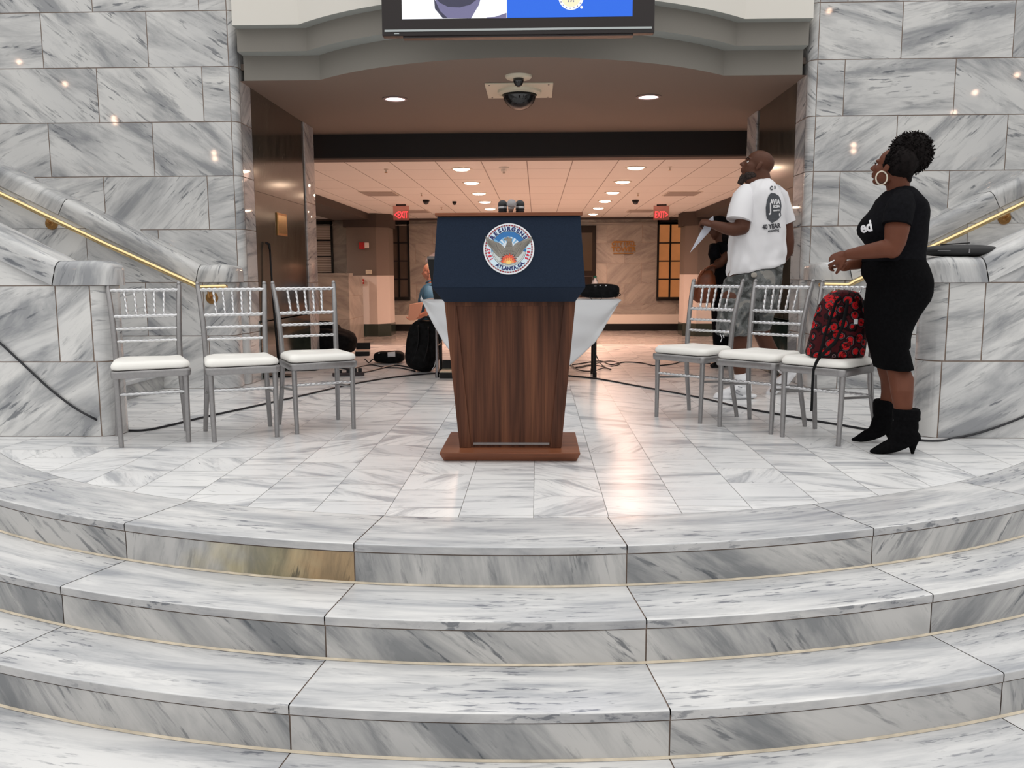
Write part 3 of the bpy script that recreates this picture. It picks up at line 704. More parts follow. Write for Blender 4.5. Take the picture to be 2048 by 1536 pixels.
def text_mesh(s, size, bold=0.0, align='CENTER', extrude=0.0):
    c = bpy.data.curves.new('lettering', 'FONT'); c.body = s; c.size = size; c.offset = bold; c.align_x = align; c.align_y = 'CENTER'; c.extrude = extrude; c.resolution_u = 4
    o = bpy.data.objects.new('tmp_text', c); COL.objects.link(o); bpy.context.view_layer.update()
    dg = bpy.context.evaluated_depsgraph_get(); me = bpy.data.meshes.new_from_object(o.evaluated_get(dg)); bpy.data.objects.remove(o); bpy.data.curves.remove(c)
    return me
def text_obj(name, s, size, mat, matrix, parent=None, bold=0.0, extrude=0.001, align='CENTER'):
    me = text_mesh(s, size, bold, align, extrude); me.name = name; me.transform(matrix); me.materials.clear(); me.materials.append(mat)
    o = bpy.data.objects.new(name, me); COL.objects.link(o)
    if parent: o.parent = parent
    return o
FRONT = Matrix(((1, 0, 0, 0), (0, 0, -1, 0), (0, 1, 0, 0), (0, 0, 0, 1)))      # lettering facing the viewer (-Y)
M['exit_red'] = plain('exit_red', (.9, .05, .04), .4, emit=(1.0, .03, .045), es=3.0)
M['exit_panel'] = plain('exit_panel', (.72, .42, .38), .15, trans=.80, emit=(1, .10, .08), es=.02)
for px, sd, s in ((802, 'left', '<EXIT'), (1323, 'right', 'EXIT>')):
    p = atz(px, 409, HC); t = thing('exit_sign', 'red lit exit sign hanging from the hall ceiling on the %s' % sd, 'exit sign', (p.x, p.y, HC))
    a = MB(); a.box(-.10, .10, -.035, .035, -.028, 0); a.build('canopy', M['black'], t, bevel=.004)
    a = MB(); a.box(-.165, .165, -.004, .004, -.32, -.028); a.build('panel', M['exit_panel'], t)
    text_obj('lettering', s, .17, M['exit_red'], Matrix.Translation((0, -.008, -.215)) @ FRONT @ Matrix.Diagonal((.62, 1.15, 1, 1)), t, bold=.0)
# wall fittings of the hall
CF = 20.08
p = at(729, 491, CF); t = thing('fire_alarm', 'red and white fire alarm strobe high on the left hall column', 'fire alarm', (p.x, CF, p.z))
M['alarm_red'] = plain('alarm_red', (.42, .02, .02), .4); M['alarm_white'] = plain('alarm_white', (.8, .7, .66), .4)
a = MB(); a.box(-.125, .01, -.05, .0, -.085, .075); a.build('horn', M['alarm_red'], t, bevel=.008)
a = MB(); a.box(.01, .11, -.06, .0, -.06, .07); a.build('strobe', M['alarm_white'], t, bevel=.012)
p = at(725, 563, CF); t = thing('fire_alarm_pull', 'small red fire alarm pull station on the cream part of the left hall column', 'fire alarm', (p.x, CF, p.z))
a = MB(); a.box(-.042, .042, -.04, 0, -.06, .06); a.build('body', M['alarm_red'], t, bevel=.008)
a = MB(); a.box(-.028, .028, -.052, -.04, -.014, .008); a.build('handle', M['alarm_white'], t)
p = at(738, 544, CF); t = thing('card_reader', 'cream wall box on the left hall column above its cream part', 'wall box', (p.x, CF, p.z))
a = MB(); a.box(-.07, .07, -.05, 0, -.05, .05); a.build('body', M['cream_plastic'], t, bevel=.008)
a = MB(); a.box(-.05, .05, -.056, -.05, -.012, .02); a.build('window', M['trimring'], t)
# brass lettering on the back wall
a, b = at(1227, 483, HB), at(1267, 507, HB); xm = (a.x + b.x) / 2; wd = b.x - a.x
t = thing('brass_lettering', 'brass sign reading City Hall Tower on the hall back wall', 'sign', (xm, HB, a.z))
h = (a.z - b.z)
text_obj('lettering', 'CITY HALL', h * .42, M['brass_d'], Matrix.Translation((0, -.02, -h * .22)) @ FRONT, t, bold=.004, extrude=.008)
text_obj('lettering', 'TOWER', h * .56, M['brass_d'], Matrix.Translation((0, -.02, -h * .66)) @ FRONT, t, bold=.006, extrude=.008)
for zz in (0, -h):
    q = MB(); q.box(-wd / 2, wd / 2, -.025, 0, zz - .012, zz + .012); q.build('bar', M['brass_d'], t)
# brass plaque on the dark reveal
a = atx(553, 427, XL); b = atx(572, 471, XL)
t = thing('brass_plaque', 'brass plaque on the dark marble wall left of the portal', 'plaque', (XL, (a.y + b.y) / 2, (a.z + b.z) / 2))
q = MB(); q.box(.0, .012, -.16, .16, -.11, .11); q.build('plate', M['brass_d'], t, bevel=.003)
q = MB(); q.box(.010, .0135, -.135, .135, -.088, .088); q.build('panel', M['brass'], t)

# lamps high in the atrium behind the viewer, mirrored in the polished marble
for px_, py_ in ((38, 124), (130, 168), (228, 236), (230, 245), (428, 306), (430, 317), (1658, 22), (1950, 185), (2034, 150), (1908, 225), (1707, 290), (1707, 302)):
    r_ = _ray(px_, py_); t_ = (FY + 5.0) / r_.y + FY / r_.y * 0; wpt = Vector((0, 0, EYE)) + r_ * (FY / r_.y); light('atrium_lamp', 'POINT', wpt + Vector((r_.x, -r_.y, r_.z)) * (12.0 / r_.y), 4.0, (1, .62, .42), size=.05)

# ---------------------------------------------------------------- brass handrails
for sgn, nm in ((-1, 'left'), (1, 'right')):
    X = lambda x: x if sgn < 0 else mir(x)
    t = thing('brass_handrail', 'polished brass handrail on the marble parapet of the %s stairs' % nm, 'handrail', (X(-2.83), PY - .08, .86))
    o0 = Vector((X(-2.83), PY - .08, .86)); sl = .487
    e1 = X(-2.60); far = X(-7.3); yy = 0
    P = [Vector((e1, PY - .08, .868)) - o0, Vector((X(-2.80), PY - .08, .862)) - o0]
    for k in range(1, 6): P.append(Vector((X(-2.80 - .012 * k), PY - .08, .862 + .0010 * k * k)) - o0)
    P += [Vector((X(-3.6), PY - .08, .862 + .487 * (.75))) - o0, Vector((far, PY - .08, .862 + .487 * (4.45))) - o0]
    q = MB(); q.limb(P, [.0215] * len(P), 16); q.build('rail', M['brass'], t, smooth=True)
    for rx, rz in ((-2.745, .775), (-4.075, 1.40), (-5.6, 2.14)):
        c = Vector((X(rx), PY, rz)) - o0
        ry = Matrix.Rotation(PI / 2, 3, 'X'); q = MB(); q.lathe([(.001, .034), (.018, .032), (.024, .022), (.048, .018), (.052, .008), (.052, 0)], c, ry, 32); o = q.build('bracket', M['brass_d'], t, smooth=True, angle=40)
        q = MB(); q.limb([c + Vector((0, -.02, 0)), c + Vector((0, -.07, .01)), c + Vector((0, -.08, .06))], [.008] * 3, 10); q.build('arm', M['brass_d'], o, smooth=True)

# ---------------------------------------------------------------- wall screen
TY = 6.36
a, b = at(764, 68, TY), at(1309, 70, TY); z0 = (a.z + b.z) / 2 - .0; x0, x1 = a.x, b.x; xm = (x0 + x1) / 2; hw = (x1 - x0) / 2; Hh = hw * 2 * .585
t = thing('wall_screen', 'large black framed display screen hanging above the portal', 'screen', (xm, TY, z0))
q = MB(); q.box(-hw, hw, 0, .07, 0, Hh); q.build('housing', M['bezel'], t, bevel=.008)
dz = at(1000, 36, TY).z - z0; dx0 = at(804, 30, TY).x - xm; dx1 = at(1265, 30, TY).x - xm
M['scr_w'] = plain('screen_white', (.02, .02, .02), .3, emit=(.93, .95, 1.0), es=1.05)
M['scr_b'] = plain('screen_blue', (.02, .02, .02), .3, emit=(.005, .135, .80), es=1.0)
M['scr_d'] = plain('screen_dark', (.02, .02, .02), .3, emit=(.035, .035, .075), es=1.0)
M['scr_m'] = plain('screen_mid', (.02, .02, .02), .3, emit=(.17, .16, .30), es=1.0)
dm = at(1014, 30, TY).x - xm; top = Hh - .07
q = MB(); y = -.002
q.box(dx0, dm, y, .002, dz, top, 0); q.box(dm, dx1, y, .002, dz, top, 1)
def flat(mb, pts, y, mi):
    mb.add([(p[0], y, p[1]) for p in pts], [tuple(range(len(pts)))], mi)
S = lambda x, y_: (at(x, y_, TY).x - xm, at(x, y_, TY).z - z0)
flat(q, [S(868, -14), S(873, 12), S(886, 37), S(942, 37), S(958, 10), S(964, -14)], y - .001, 3)
flat(q, [S(862, -30), S(866, -8), S(880, 6), S(896, 14), S(920, 15), S(940, 10), S(958, -4), S(966, -30)], y - .002, 2)
flat(q, [S(868, -4), S(870, 18), S(886, 37), S(896, 37), S(880, 22)], y - .0025, 2)
flat(q, [S(973, 35), S(990, 34), S(1013, 26), S(1013, 37), S(973, 37)], y - .0015, 3)
q.build('display', [M['scr_w'], M['scr_b'], M['scr_d'], M['scr_m']], t)
c = Vector(S(1142, -6)); r = .090; q = MB()
flat(q, [(c.x + r * math.cos(k * PI / 24), c.y + r * math.sin(k * PI / 24)) for k in range(48)], y - .003, 0)
flat(q, [(S(1163, 15)[0] + .010 * math.cos(k * PI / 8), S(1163, 15)[1] + .010 * math.sin(k * PI / 8)) for k in range(16)], y - .003, 0)
M['scr_y'] = plain('screen_cream', (.02, .02, .02), .3, emit=(.95, .90, .60), es=1.0)
flat(q, [(c.x + r * .78 * math.cos(k * PI / 24), c.y + r * .78 * math.sin(k * PI / 24)) for k in range(48)], y - .0035, 1)
for k in range(18):
    a_ = 2 * PI * k / 18 + .1; u = (c.x + r * .88 * math.cos(a_), c.y + r * .88 * math.sin(a_)); flat(q, [(u[0] + .004 * math.cos(j * PI / 3 + a_), u[1] + .005 * math.sin(j * PI / 3 + a_)) for j in range(6)], y - .004, 2)
for k in range(7):
    u = (c.x + .012 * (k - 3) * (.8 if k % 2 else .5), c.y - .03 + .012 * (k % 3)); flat(q, [(u[0] - .006, u[1]), (u[0], u[1] - .008), (u[0] + .006, u[1]), (u[0], u[1] + .008)], y - .0042, 2)
q.build('screen_emblem', [M['scr_w'], M['scr_y'], M['scr_m']], t)
M['grey_strip'] = plain('silver_strip', (.50, .54, .54), .35, metal=.3)
q = MB(); q.box(-hw + .02, hw - .02, -.006, .002, .028, .042); q.build('silver_strip', M['grey_strip'], t)
q = MB(); q.box(-hw + .09, -hw + .125, -.005, .001, .012, .018); q.build('badge', M['grey_strip'], t)
q = MB(); q.box(-hw + .15, hw - .15, .015, .085, -.012, .02); q.box(-.3, .3, .05, .2, .25, Hh - .3); q.build('mount', M['bezel'], t)

# ---------------------------------------------------------------- podium
PX, PYY = XC, 4.20
pod = thing('podium', 'walnut podium with a navy fabric front carrying a round city seal', 'podium', (PX, PYY, 0))
def frustum(mb, z0, a0, z1, a1, mi=0):     # a = (hw, yfront, yback)
    v = [(-a0[0], a0[1], z0), (a0[0], a0[1], z0), (a0[0], a0[2], z0), (-a0[0], a0[2], z0), (-a1[0], a1[1], z1), (a1[0], a1[1], z1), (a1[0], a1[2], z1), (-a1[0], a1[2], z1)]
    mb.add(v, [(0, 1, 2, 3), (7, 6, 5, 4), (0, 4, 5, 1), (1, 5, 6, 2), (2, 6, 7, 3), (3, 7, 4, 0)], mi)
q = MB(); frustum(q, 0, (.345, .10, .60), .050, (.362, .045, .63)); frustum(q, .050, (.362, .045, .63), .054, (.359, .048, .627)); q.build('base', M['walnut_top'], pod, bevel=.002)
q = MB()
b0, b1 = .054, .84; hw0, hw1 = .268, .340; yf = .17
def body_hw(z): return hw0 + (hw1 - hw0) * (z - b0) / (b1 - b0)
frustum(q, b0, (hw0, yf + .012, .56), b1, (hw1, yf + .012, .56))
q.build('body', M['walnut'], pod)
for sg in (-1, 1):
    q = MB(); sw = .060
    P = [(sg * hw0, yf, b0), (sg * (hw0 - sw), yf, b0), (sg * (hw1 - sw), yf, b1), (sg * hw1, yf, b1)]
    q.prism(P, (0, .02, 0)); q.build('stile', M['walnut'], pod, bevel=.002)
q = MB(); q.box(-(hw1 - .062), hw1 - .062, yf + .002, yf + .02, .80, b1); q.build('top_rail', M['walnut'], pod)
q = MB(); q.box(-.195, .205, yf + .002, yf + .011, .070, .082); q.build('metal_strip', M['silver'], pod)
q = MB()
frustum(q, .822, (.335, .13, .62), .896, (.379, .0, .66)); frustum(q, .896, (.379, .0, .66), 1.245, (.353, .035, .62))
q.build('fabric_front', M['navy'], pod, bevel=.004)
q = MB(); q.box(-.363, .363, .018, .64, 1.246, 1.263); q.build('top_board', M['walnut_top'], pod, bevel=.003)
# seal
tilt = math.atan(.035 / .349)
S0 = Vector((.001, .035 * (1.085 - .896) / .349, 1.085)); UZ = Vector((0, math.sin(tilt), math.cos(tilt))); UX = Vector((1, 0, 0)); UN = UX.cross(UZ)
SM = Matrix(((UX.x, UZ.x, UN.x, S0.x), (UX.y, UZ.y, UN.y, S0.y), (UX.z, UZ.z, UN.z, S0.z), (0, 0, 0, 1)))      # local x right, y up, z towards viewer
SK = .1255 / 590
def sp(x, y): return ((x - 803) * SK, (810 - y) * SK)
C_ = lambda n, c: M.setdefault(n, plain(n, c, .45))
C_('seal_white', (.86, .87, .90)); C_('seal_ice', (.66, .82, .92)); C_('seal_red', (.30, .018, .03)); C_('seal_gray', (.42, .42, .45)); C_('seal_blue1', (.025, .17, .45)); C_('seal_blue2', (.20, .45, .72)); C_('seal_pale', (.72, .80, .88))
C_('seal_navy', (.012, .02, .13)); C_('seal_crimson', (.62, .015, .05)); C_('seal_line', (.012, .014, .02)); C_('phoenix', (.27, .245, .21)); C_('flame', (.80, .11, .06)); C_('flame2', (.93, .34, .10)); C_('flame3', (.97, .66, .20)); C_('seal_ash', (.62, .65, .64))
class SB(MB):
    def poly(s, pts, h, mi=0):
        v = [SM @ Vector((p[0], p[1], h)) for p in pts]; s.add(v, [tuple(range(len(v)))], mi)
    def ring(s, r0, r1, a0, a1, h, mi=0, n=None):
        n = n or max(2, int(abs(a1 - a0) / .09)); v = []
        for i in range(n + 1):
            a = a0 + (a1 - a0) * i / n; v += [SM @ Vector((r0 * math.sin(a), r0 * math.cos(a), h)), SM @ Vector((r1 * math.sin(a), r1 * math.cos(a), h))]
        s.add(v, [(2 * i, 2 * i + 1, 2 * i + 3, 2 * i + 2) for i in range(n)], mi)
    def line(s, pts, wd, h, mi=0):
        for a, b in zip(pts[:-1], pts[1:]):
            a, b = Vector(a), Vector(b); d = (b - a).normalized(); n = Vector((-d.y, d.x)) * wd / 2
            s.poly([a - n, b - n, b + n, a + n], h, mi)
q = SB(); R_ = .1255
prof = [(0, 0), (R_, 0), (R_, .006), (R_ - .002, .008), (0, .008)]
q.rings([[SM @ Vector((max(r, 1e-4) * math.cos(2 * PI * k / 64), max(r, 1e-4) * math.sin(2 * PI * k / 64), z)) for k in range(64)] for r, z in prof])
seal = q.build('city_seal', M['seal_white'], pod)
h = .0084
q = SB(); q.ring(515 * SK, 408 * SK, 0, 2 * PI, h, 0, 90); q.build('lettering_band', M['seal_ice'], seal)
q = SB()
for k in range(56):
    a = 2 * PI * k / 56; q.ring(556 * SK, 522 * SK, a, a + 2 * PI / 56 * .56, h, 0, 3); q.ring(556 * SK, 522 * SK, a + 2 * PI / 56 * .56, a + 2 * PI / 56, h, 1, 3)
q.build('dashed_border', [M['seal_red'], M['seal_gray']], seal)
q = SB(); q.ring(408 * SK, 400 * SK, 0, 2 * PI, h + .0003, 0, 90); q.ring(372 * SK, 368 * SK, PI * .55, PI * 1.45, h + .0008, 0, 60); q.build('inner_outline', M['seal_line'], seal)
q = SB(); q.poly([(400 * SK * math.sin(2 * PI * k / 72), 400 * SK * math.cos(2 * PI * k / 72)) for k in range(72)], h, 0)
c0 = Vector(sp(800, 800)); nr = 22
for k in range(nr):
    a0 = -1.75 + 3.5 * k / nr; a1 = -1.75 + 3.5 * (k + 1) / nr
    for r0, r1, mi in ((.10, .42, 3), (.42, .70, 2 if k % 2 else 3), (.70, 1.0, 1 if k % 2 else 2)) if True else ():
        mi_ = mi
        if r1 == 1.0 and abs((a0 + a1) / 2) < 1.0: mi_ = 1
        q.ring(400 * SK * r0, 400 * SK * r1 - .0002, a0, a1, h + .0003, mi_, 4)
q.build('sky_disc', [M['seal_ash'], M['seal_blue1'], M['seal_blue2'], M['seal_pale']], seal)
q = SB()
LW = [(262, 515), (300, 548), (345, 578), (420, 612), (500, 650), (600, 690), (660, 740), (700, 800), (702, 860), (690, 960), (650, 1005), (585, 992), (520, 950), (450, 870), (400, 795), (335, 738), (290, 660), (280, 600)]
RW = [(1338, 528), (1240, 580), (1160, 606), (1060, 650), (960, 690), (920, 740), (900, 790), (905, 850), (925, 960), (960, 1005), (1030, 975), (1105, 905), (1145, 840), (1190, 785), (1265, 705), (1310, 650), (1325, 600)]
BD = [(698, 585), (735, 556), (780, 545), (830, 560), (878, 585), (868, 610), (872, 650), (890, 750), (912, 850), (918, 935), (850, 965), (790, 945), (720, 955), (680, 905), (705, 800), (745, 720), (768, 650), (755, 612), (728, 622), (725, 598)]
def tri_fan(mb, P, h, mi):
    from mathutils.geometry import tessellate_polygon
    vs = [Vector((*sp(*p), 0)) for p in P]; T = tessellate_polygon([vs])
    mb.add([SM @ Vector((v.x, v.y, h)) for v in vs], [tuple(t) for t in T], mi)
for P in (LW, RW, BD):
    cxm = sum(p[0] for p in P) / len(P); cym = sum(p[1] for p in P) / len(P)
    tri_fan(q, [((p[0] - cxm) * 1.03 + cxm, (p[1] - cym) * 1.035 + cym) for p in P], h + .0012, 1); tri_fan(q, P, h + .0016, 0)
for k in range(8):
    f = k / 7; q.line([sp(300 + 50 * f, 600 + 110 * f), sp(420 + 60 * f, 650 + 190 * f), sp(520 + 60 * f, 700 + 240 * f)], .0007, h + .002, 1)
    q.line([sp(1310 - 50 * f, 600 + 100 * f), sp(1200 - 60 * f, 650 + 170 * f), sp(1100 - 70 * f, 690 + 240 * f)], .0007, h + .002, 1)
q.line([sp(505, 660), sp(530, 760), sp(585, 850), sp(640, 930)], .0012, h + .0022, 1); q.line([sp(1095, 660), sp(1060, 780), sp(1000, 880), sp(950, 960)], .0012, h + .0022, 1)
for r in range(9):
    y_ = 655 + 32 * r; hwp = 48 + 8 * r; n_ = 4 + r // 3; x_ = 800 + (4 if r % 2 else 0) + 6 * r / 4
    pts = []
    for j in range(n_ * 2 + 1): pts.append(sp(x_ - hwp + 2 * hwp * j / (n_ * 2), y_ + (12 if j % 2 else -6)))
    q.line(pts, .0009, h + .002, 1)
q.poly([sp(700, 585), sp(690, 600), sp(705, 618), sp(716, 600)], h + .0021, 1); q.poly([sp(775, 578), sp(790, 574), sp(790, 586)], h + .0021, 1)
for r in range(6):
    for j in range(3):
        x_, y_ = 560 + 22 * r + 8 * j, 720 + 42 * r - 26 * j; q.line([sp(x_ - 12, y_), sp(x_, y_ + 10), sp(x_ + 10, y_ - 4)], .0008, h + .002, 1)
        x_ = 1050 - 22 * r - 8 * j; q.line([sp(x_ - 12, y_), sp(x_, y_ + 10), sp(x_ + 10, y_ - 4)], .0008, h + .002, 1)
q.build('phoenix', [M['phoenix'], M['seal_line']], seal)
q = SB()
def flame(cx, cy, w_, h_, n, mi, hh, seed):
    rr = random.Random(seed); P = []
    for k in range(n * 2 + 1):
        a = PI * k / (n * 2); rad = (1.0 if k % 2 == 0 else .74) * rr.uniform(.93, 1.07); P.append((cx - w_ * math.cos(a) * rad, cy - h_ * math.sin(a) * rad))
    P += [(cx + w_ * .72, cy + h_ * .22), (cx, cy + h_ * .34), (cx - w_ * .72, cy + h_ * .22)]
    tri_fan(q, P, hh, mi)
flame(795, 1090, 205, 185, 9, 3, h + .0021, 3); flame(795, 1095, 195, 172, 9, 0, h + .0025, 3); flame(800, 1115, 135, 110, 7, 1, h + .0029, 5); flame(803, 1135, 75, 70, 5, 2, h + .0033, 8)
for k in range(7): x_ = 660 + 46 * k; q.line([sp(x_, 1010 + 20 * (k % 2)), sp(x_ + 8, 1060), sp(x_ - 2, 1090)], .0007, h + .0035, 3)
q.build('flames', [M['flame'], M['flame2'], M['flame3'], M['seal_line']], seal)
def ring_text(chars, ang, r, size, mat, inward=False, bold=.0011, sx=1.0):
    for ch, a in zip(chars, ang):
        a = math.radians(a); pos = Matrix.Translation((r * math.sin(a), r * math.cos(a), h + .0006)); rot = Matrix.Rotation(-a + (PI if inward else 0), 4, 'Z')
        yield text_mesh(ch, size, bold, 'CENTER', 0), SM @ pos @ rot @ Matrix.Diagonal((sx, 1, 1, 1))
def join_text(name, gens, mat, parent):
    q = MB()
    for g_ in gens:
        for me, mtx in g_:
            me.transform(mtx); q.add([v.co.copy() for v in me.vertices], [tuple(p.vertices) for p in me.polygons]); bpy.data.meshes.remove(me)
    return q.build(name, mat, parent)
join_text('lettering', [ring_text('RESURGENS', [-55 + 13.75 * k for k in range(9)], 458 * SK, .0262, None, sx=1.08, bold=.0016)], M['seal_navy'], seal)
wds = [1, .9, .85, 1, 1.05, .9, 1, .5, 1.05, 1, .4]; tot = sum(wds); acc = 0; angs = []
for w_ in wds: angs.append(-141 - 89 * (acc + w_ / 2) / tot); acc += w_
join_text('lettering', [ring_text('ATLANTA,GA.', angs, 462 * SK, .0228, None, inward=True, bold=.0014)], M['seal_navy'], seal)
join_text('numerals', [ring_text('1847', [-120, -111, -101.5, -92], 462 * SK, .0205, None, bold=.0014)], M['seal_crimson'], seal)
join_text('numerals', [ring_text('1865', [90, 99, 108.5, 118], 462 * SK, .0205, None, bold=.0014)], M['seal_crimson'], seal)

# microphones standing on the podium
M['mic_black'] = plain('mic_black', (.016, .016, .018), .45); M['mic_grille'] = plain('mic_grille', (.62, .62, .63), .4, metal=.7, bump=1.0, nscale=900)
for x, sd in ((-.038, 'left'), (.052, 'right')):
    t = thing('microphone', 'thick black microphone with a silver band standing on the podium, %s of the silver one' % sd, 'microphone', (PX + x, 4.45, 1.2635))
    q = MB(); q.lathe([(.026, 0), (.026, .004), (.006, .006), (.006, .02)], seg=24); q.build('stand', M['mic_black'], t, smooth=True, angle=40)
    q = MB(); q.lathe([(.001, .012), (.017, .013), (.0225, .018), (.0225, .024), (.020, .026), (.0235, .029), (.0235, .034), (.022, .036), (.022, .044), (.0235, .050), (.023, .062), (.018, .071), (.009, .0765), (.001, .078)], seg=28); q.build('capsule', M['mic_black'], t, smooth=True, angle=50)
    q = MB(); q.lathe([(.0236, .037), (.0240, .038), (.0240, .043), (.0236, .044)], seg=28); q.build('band', M['silver_b'], t)
t = thing('microphone', 'silver ball head microphone between the two black ones on the podium', 'microphone', (PX + .003, 4.425, 1.2635))
q = MB(); q.lathe([(.022, 0), (.022, .004), (.005, .006), (.005, .012)], seg=24); q.build('stand', M['mic_black'], t, smooth=True, angle=40)
tl = Matrix.Rotation(.12, 3, 'Y') @ Matrix.Rotation(.3, 3, 'X')
q = MB(); q.lathe([(.009, .004), (.013, .03), (.018, .046)], (0, 0, .0), tl, 24); q.build('handle', M['silver'], t, smooth=True)
q = MB(); q.lathe([(.018, .046), (.0245, .050), (.0250, .056), (.0235, .066), (.016, .077), (.001, .081)], (0, 0, 0), tl, 28); q.build('grille', M['mic_grille'], t, smooth=True)

# ---------------------------------------------------------------- chairs
def chair():
    t = thing('chiavari_chair', '', 'chair', (0, 0, 0), 0, 'silver chiavari chairs on the landing')
    y0, y1, sh = -.175, .175, .455        # front legs, rear legs, seat height
    for sx in (-1, 1):
        q = MB(); q.tube([(sx * .178, y0, 0), (sx * .180, y0 + .004, .2), (sx * .182, y0 + .006, .43)], [.0135, .0150, .0165], 14)
        q.build('leg', M['silver'], t, smooth=True, angle=50)
        P = []
        for z, y, x in ((0, .215, .196), (.10, .195, .190), (.22, .168, .183), (.34, .150, .178), (.45, .146, .176), (.55, .153, .177), (.68, .172, .182), (.80, .200, .190), (.90, .232, .198)):
            P.append((sx * x, y, z))
        q = MB(); q.tube(P, [.0135, .0145, .0155, .016, .0165, .0165, .016, .015, .0135], 14)
        q.lathe([(.0135, 0), (.0138, .004), (.010, .006), (.0125, .011), (.0115, .020), (.006, .026), (.001, .027)], P[-1], Matrix.Rotation(-.3, 3, 'X'), 14)
        q.build('leg', M['silver'], t, smooth=True, angle=50)
    # seat frame: rounded trapezoid
    def outline(w0, w1, ya, yb, r, n=5):
        pts = []
        for cx_, cy_, a0 in ((w0 - r, ya + r, -90), (w1 - r, yb - r, 0), (-w1 + r, yb - r, 90), (-w0 + r, ya + r, 180)):
            for i in range(n + 1): a = math.radians(a0 + 90 * i / n); pts.append((cx_ + r * math.cos(a), cy_ + r * math.sin(a)))
        return pts
    q = MB(); R = []
    for z, s in ((.392, .975), (.396, .99), (.415, 1), (.428, 1), (.433, .985)): R.append([Vector((x * s, y * s, z)) for x, y in outline(.212, .195, -.205, .185, .035)])
    q.rings(R); q.build('seat_frame', M['silver'], t, smooth=True, angle=40)
    q = MB(); R = []
    O = outline(.207, .190, -.198, .175, .05, 6)
    for z, s in ((.436, .90), (.437, .965), (.445, 1.0), (.458, 1.005), (.470, .985), (.480, .93), (.484, .84), (.484, .7), (.481, .5), (.484, .3), (.483, .1)):
        R.append([Vector((x * s, y * s, z + (.006 * math.sin(9 * x + 1) * math.cos(11 * y) + .004 * math.sin(4 * math.atan2(y, x)) if s < .95 else .001 * math.sin(14 * math.atan2(y, x))))) for x, y in O])
    q.rings(R); q.build('seat_cushion', M['cushion'], t, smooth=True)
    def back_y(z):
        Z_ = [(.45, .146), (.55, .153), (.68, .172), (.80, .200), (.90, .232)]
        for (a, b), (c, d) in zip(Z_[:-1], Z_[1:]):
            if z <= c: return b + (d - b) * (z - a) / (c - a)
        return .23
    def rope(a, b, r, name):
        n = 48; P = [Vector(a).lerp(Vector(b), i / n) for i in range(n + 1)]
        q = MB(); q.tube(P, r, 12, twist=95, lobes=2, lobe=.22); return q.build(name, M['silver_b'], t, smooth=True, angle=60)
    bx = lambda z: .175 + .024 * max(0, (z - .5) / .4) ** 1.3
    for z, r in ((.875, .0105), (.722, .0105), (.648, .0085), (.575, .0085)):
        rope((-bx(z), back_y(z), z), (bx(z), back_y(z), z), r, 'back_rail')
    for k in range(5):
        x = -.105 + .0525 * k; rope((x * .96, back_y(.727), .727), (x * 1.05, back_y(.87), .87), .0072, 'spindle')
    rope((-.178, y0 + .005, .300), (.178, y0 + .005, .300), .0082, 'stretcher')
    rope((-.178, .162, .255), (.178, .162, .255), .0082, 'stretcher')
    for sx in (-1, 1):
        q = MB(); q.tube([(sx * .180, y0, .27), (sx * .183, .170, .245)], .0075, 10); q.build('stretcher', M['silver'], t, smooth=True, angle=50)
    return t
spots = [(-2.186, 4.700, 27.0, 'silver chiavari chair with cream cushion, nearest the left marble stair wall'), (-1.717, 4.861, 26.0, 'silver chiavari chair with cream cushion, middle of the three left of the podium'), (-1.308, 5.121, 30.0, 'silver chiavari chair with cream cushion, closest to the podium on its left'),
         (.933, 5.557, -46.5, 'silver chiavari chair with cream cushion, closest to the podium on its right'), (1.281, 5.179, -44.5, 'silver chiavari chair with cream cushion, middle of the three right of the podium'), (1.570, 4.837, -48.5, 'silver chiavari chair under the red and black drawstring bag')]
proto = chair()
for i, (x, y, a, lb) in enumerate(spots):
    a = math.radians(a); o = proto if i == 0 else copy_tree(proto)
    o['label'] = lb; o.rotation_euler = (0, 0, a)
    c = Matrix.Rotation(a, 3, 'Z') @ Vector((0, -.175, 0)); o.location = (x - c.x, y - c.y, 0)

# ---------------------------------------------------------------- table behind the podium
TBY = 7.50
t = thing('folding_table', 'folding table behind the podium under a white cloth', 'table', (-.16, 7.9, 0))
q = MB(); q.box(-.86, .86, -.36, .36, .700, .728); q.build('tabletop', M['cream_plastic'], t, bevel=.004)
M['chrome'] = plain('dark_chrome', (.30, .29, .30), .25, metal=1.0)
for sx, m in ((-.78, M['chrome']), (.70, M['black'])):
    for sy in (-.02, .30):
        q = MB(); q.tube([(sx, sy, 0), (sx, sy, .70)], .015, 12); q.lathe([(.019, 0), (.019, .05)], (sx, sy, 0), None, 12); q.build('leg', m if sy < 0 else M['black'], t, smooth=True, angle=40)
    q = MB(); q.tube([(sx, -.02, .30), (sx, .30, .30)], .010, 10); q.build('brace', M['black'], t)
cl_l = [(843, 590), (845, 604), (856, 628), (870, 655), (887, 684), (905, 708), (930, 730), (960, 748), (1000, 762), (1040, 768), (1080, 764), (1112, 750), (1142, 729), (1168, 707), (1190, 685), (1206, 660), (1222, 632), (1241, 601)]
mb = MB(); NU = 90; NV = 26; pts = [at(x, y, TBY) for x, y in cl_l]
def bot(u):
    f = u * (len(pts) - 1); i = min(int(f), len(pts) - 2); f -= i; return pts[i].lerp(pts[i + 1], f)
X0_, X1_ = -1.035, .745; ztop = .737; V = []; F = []
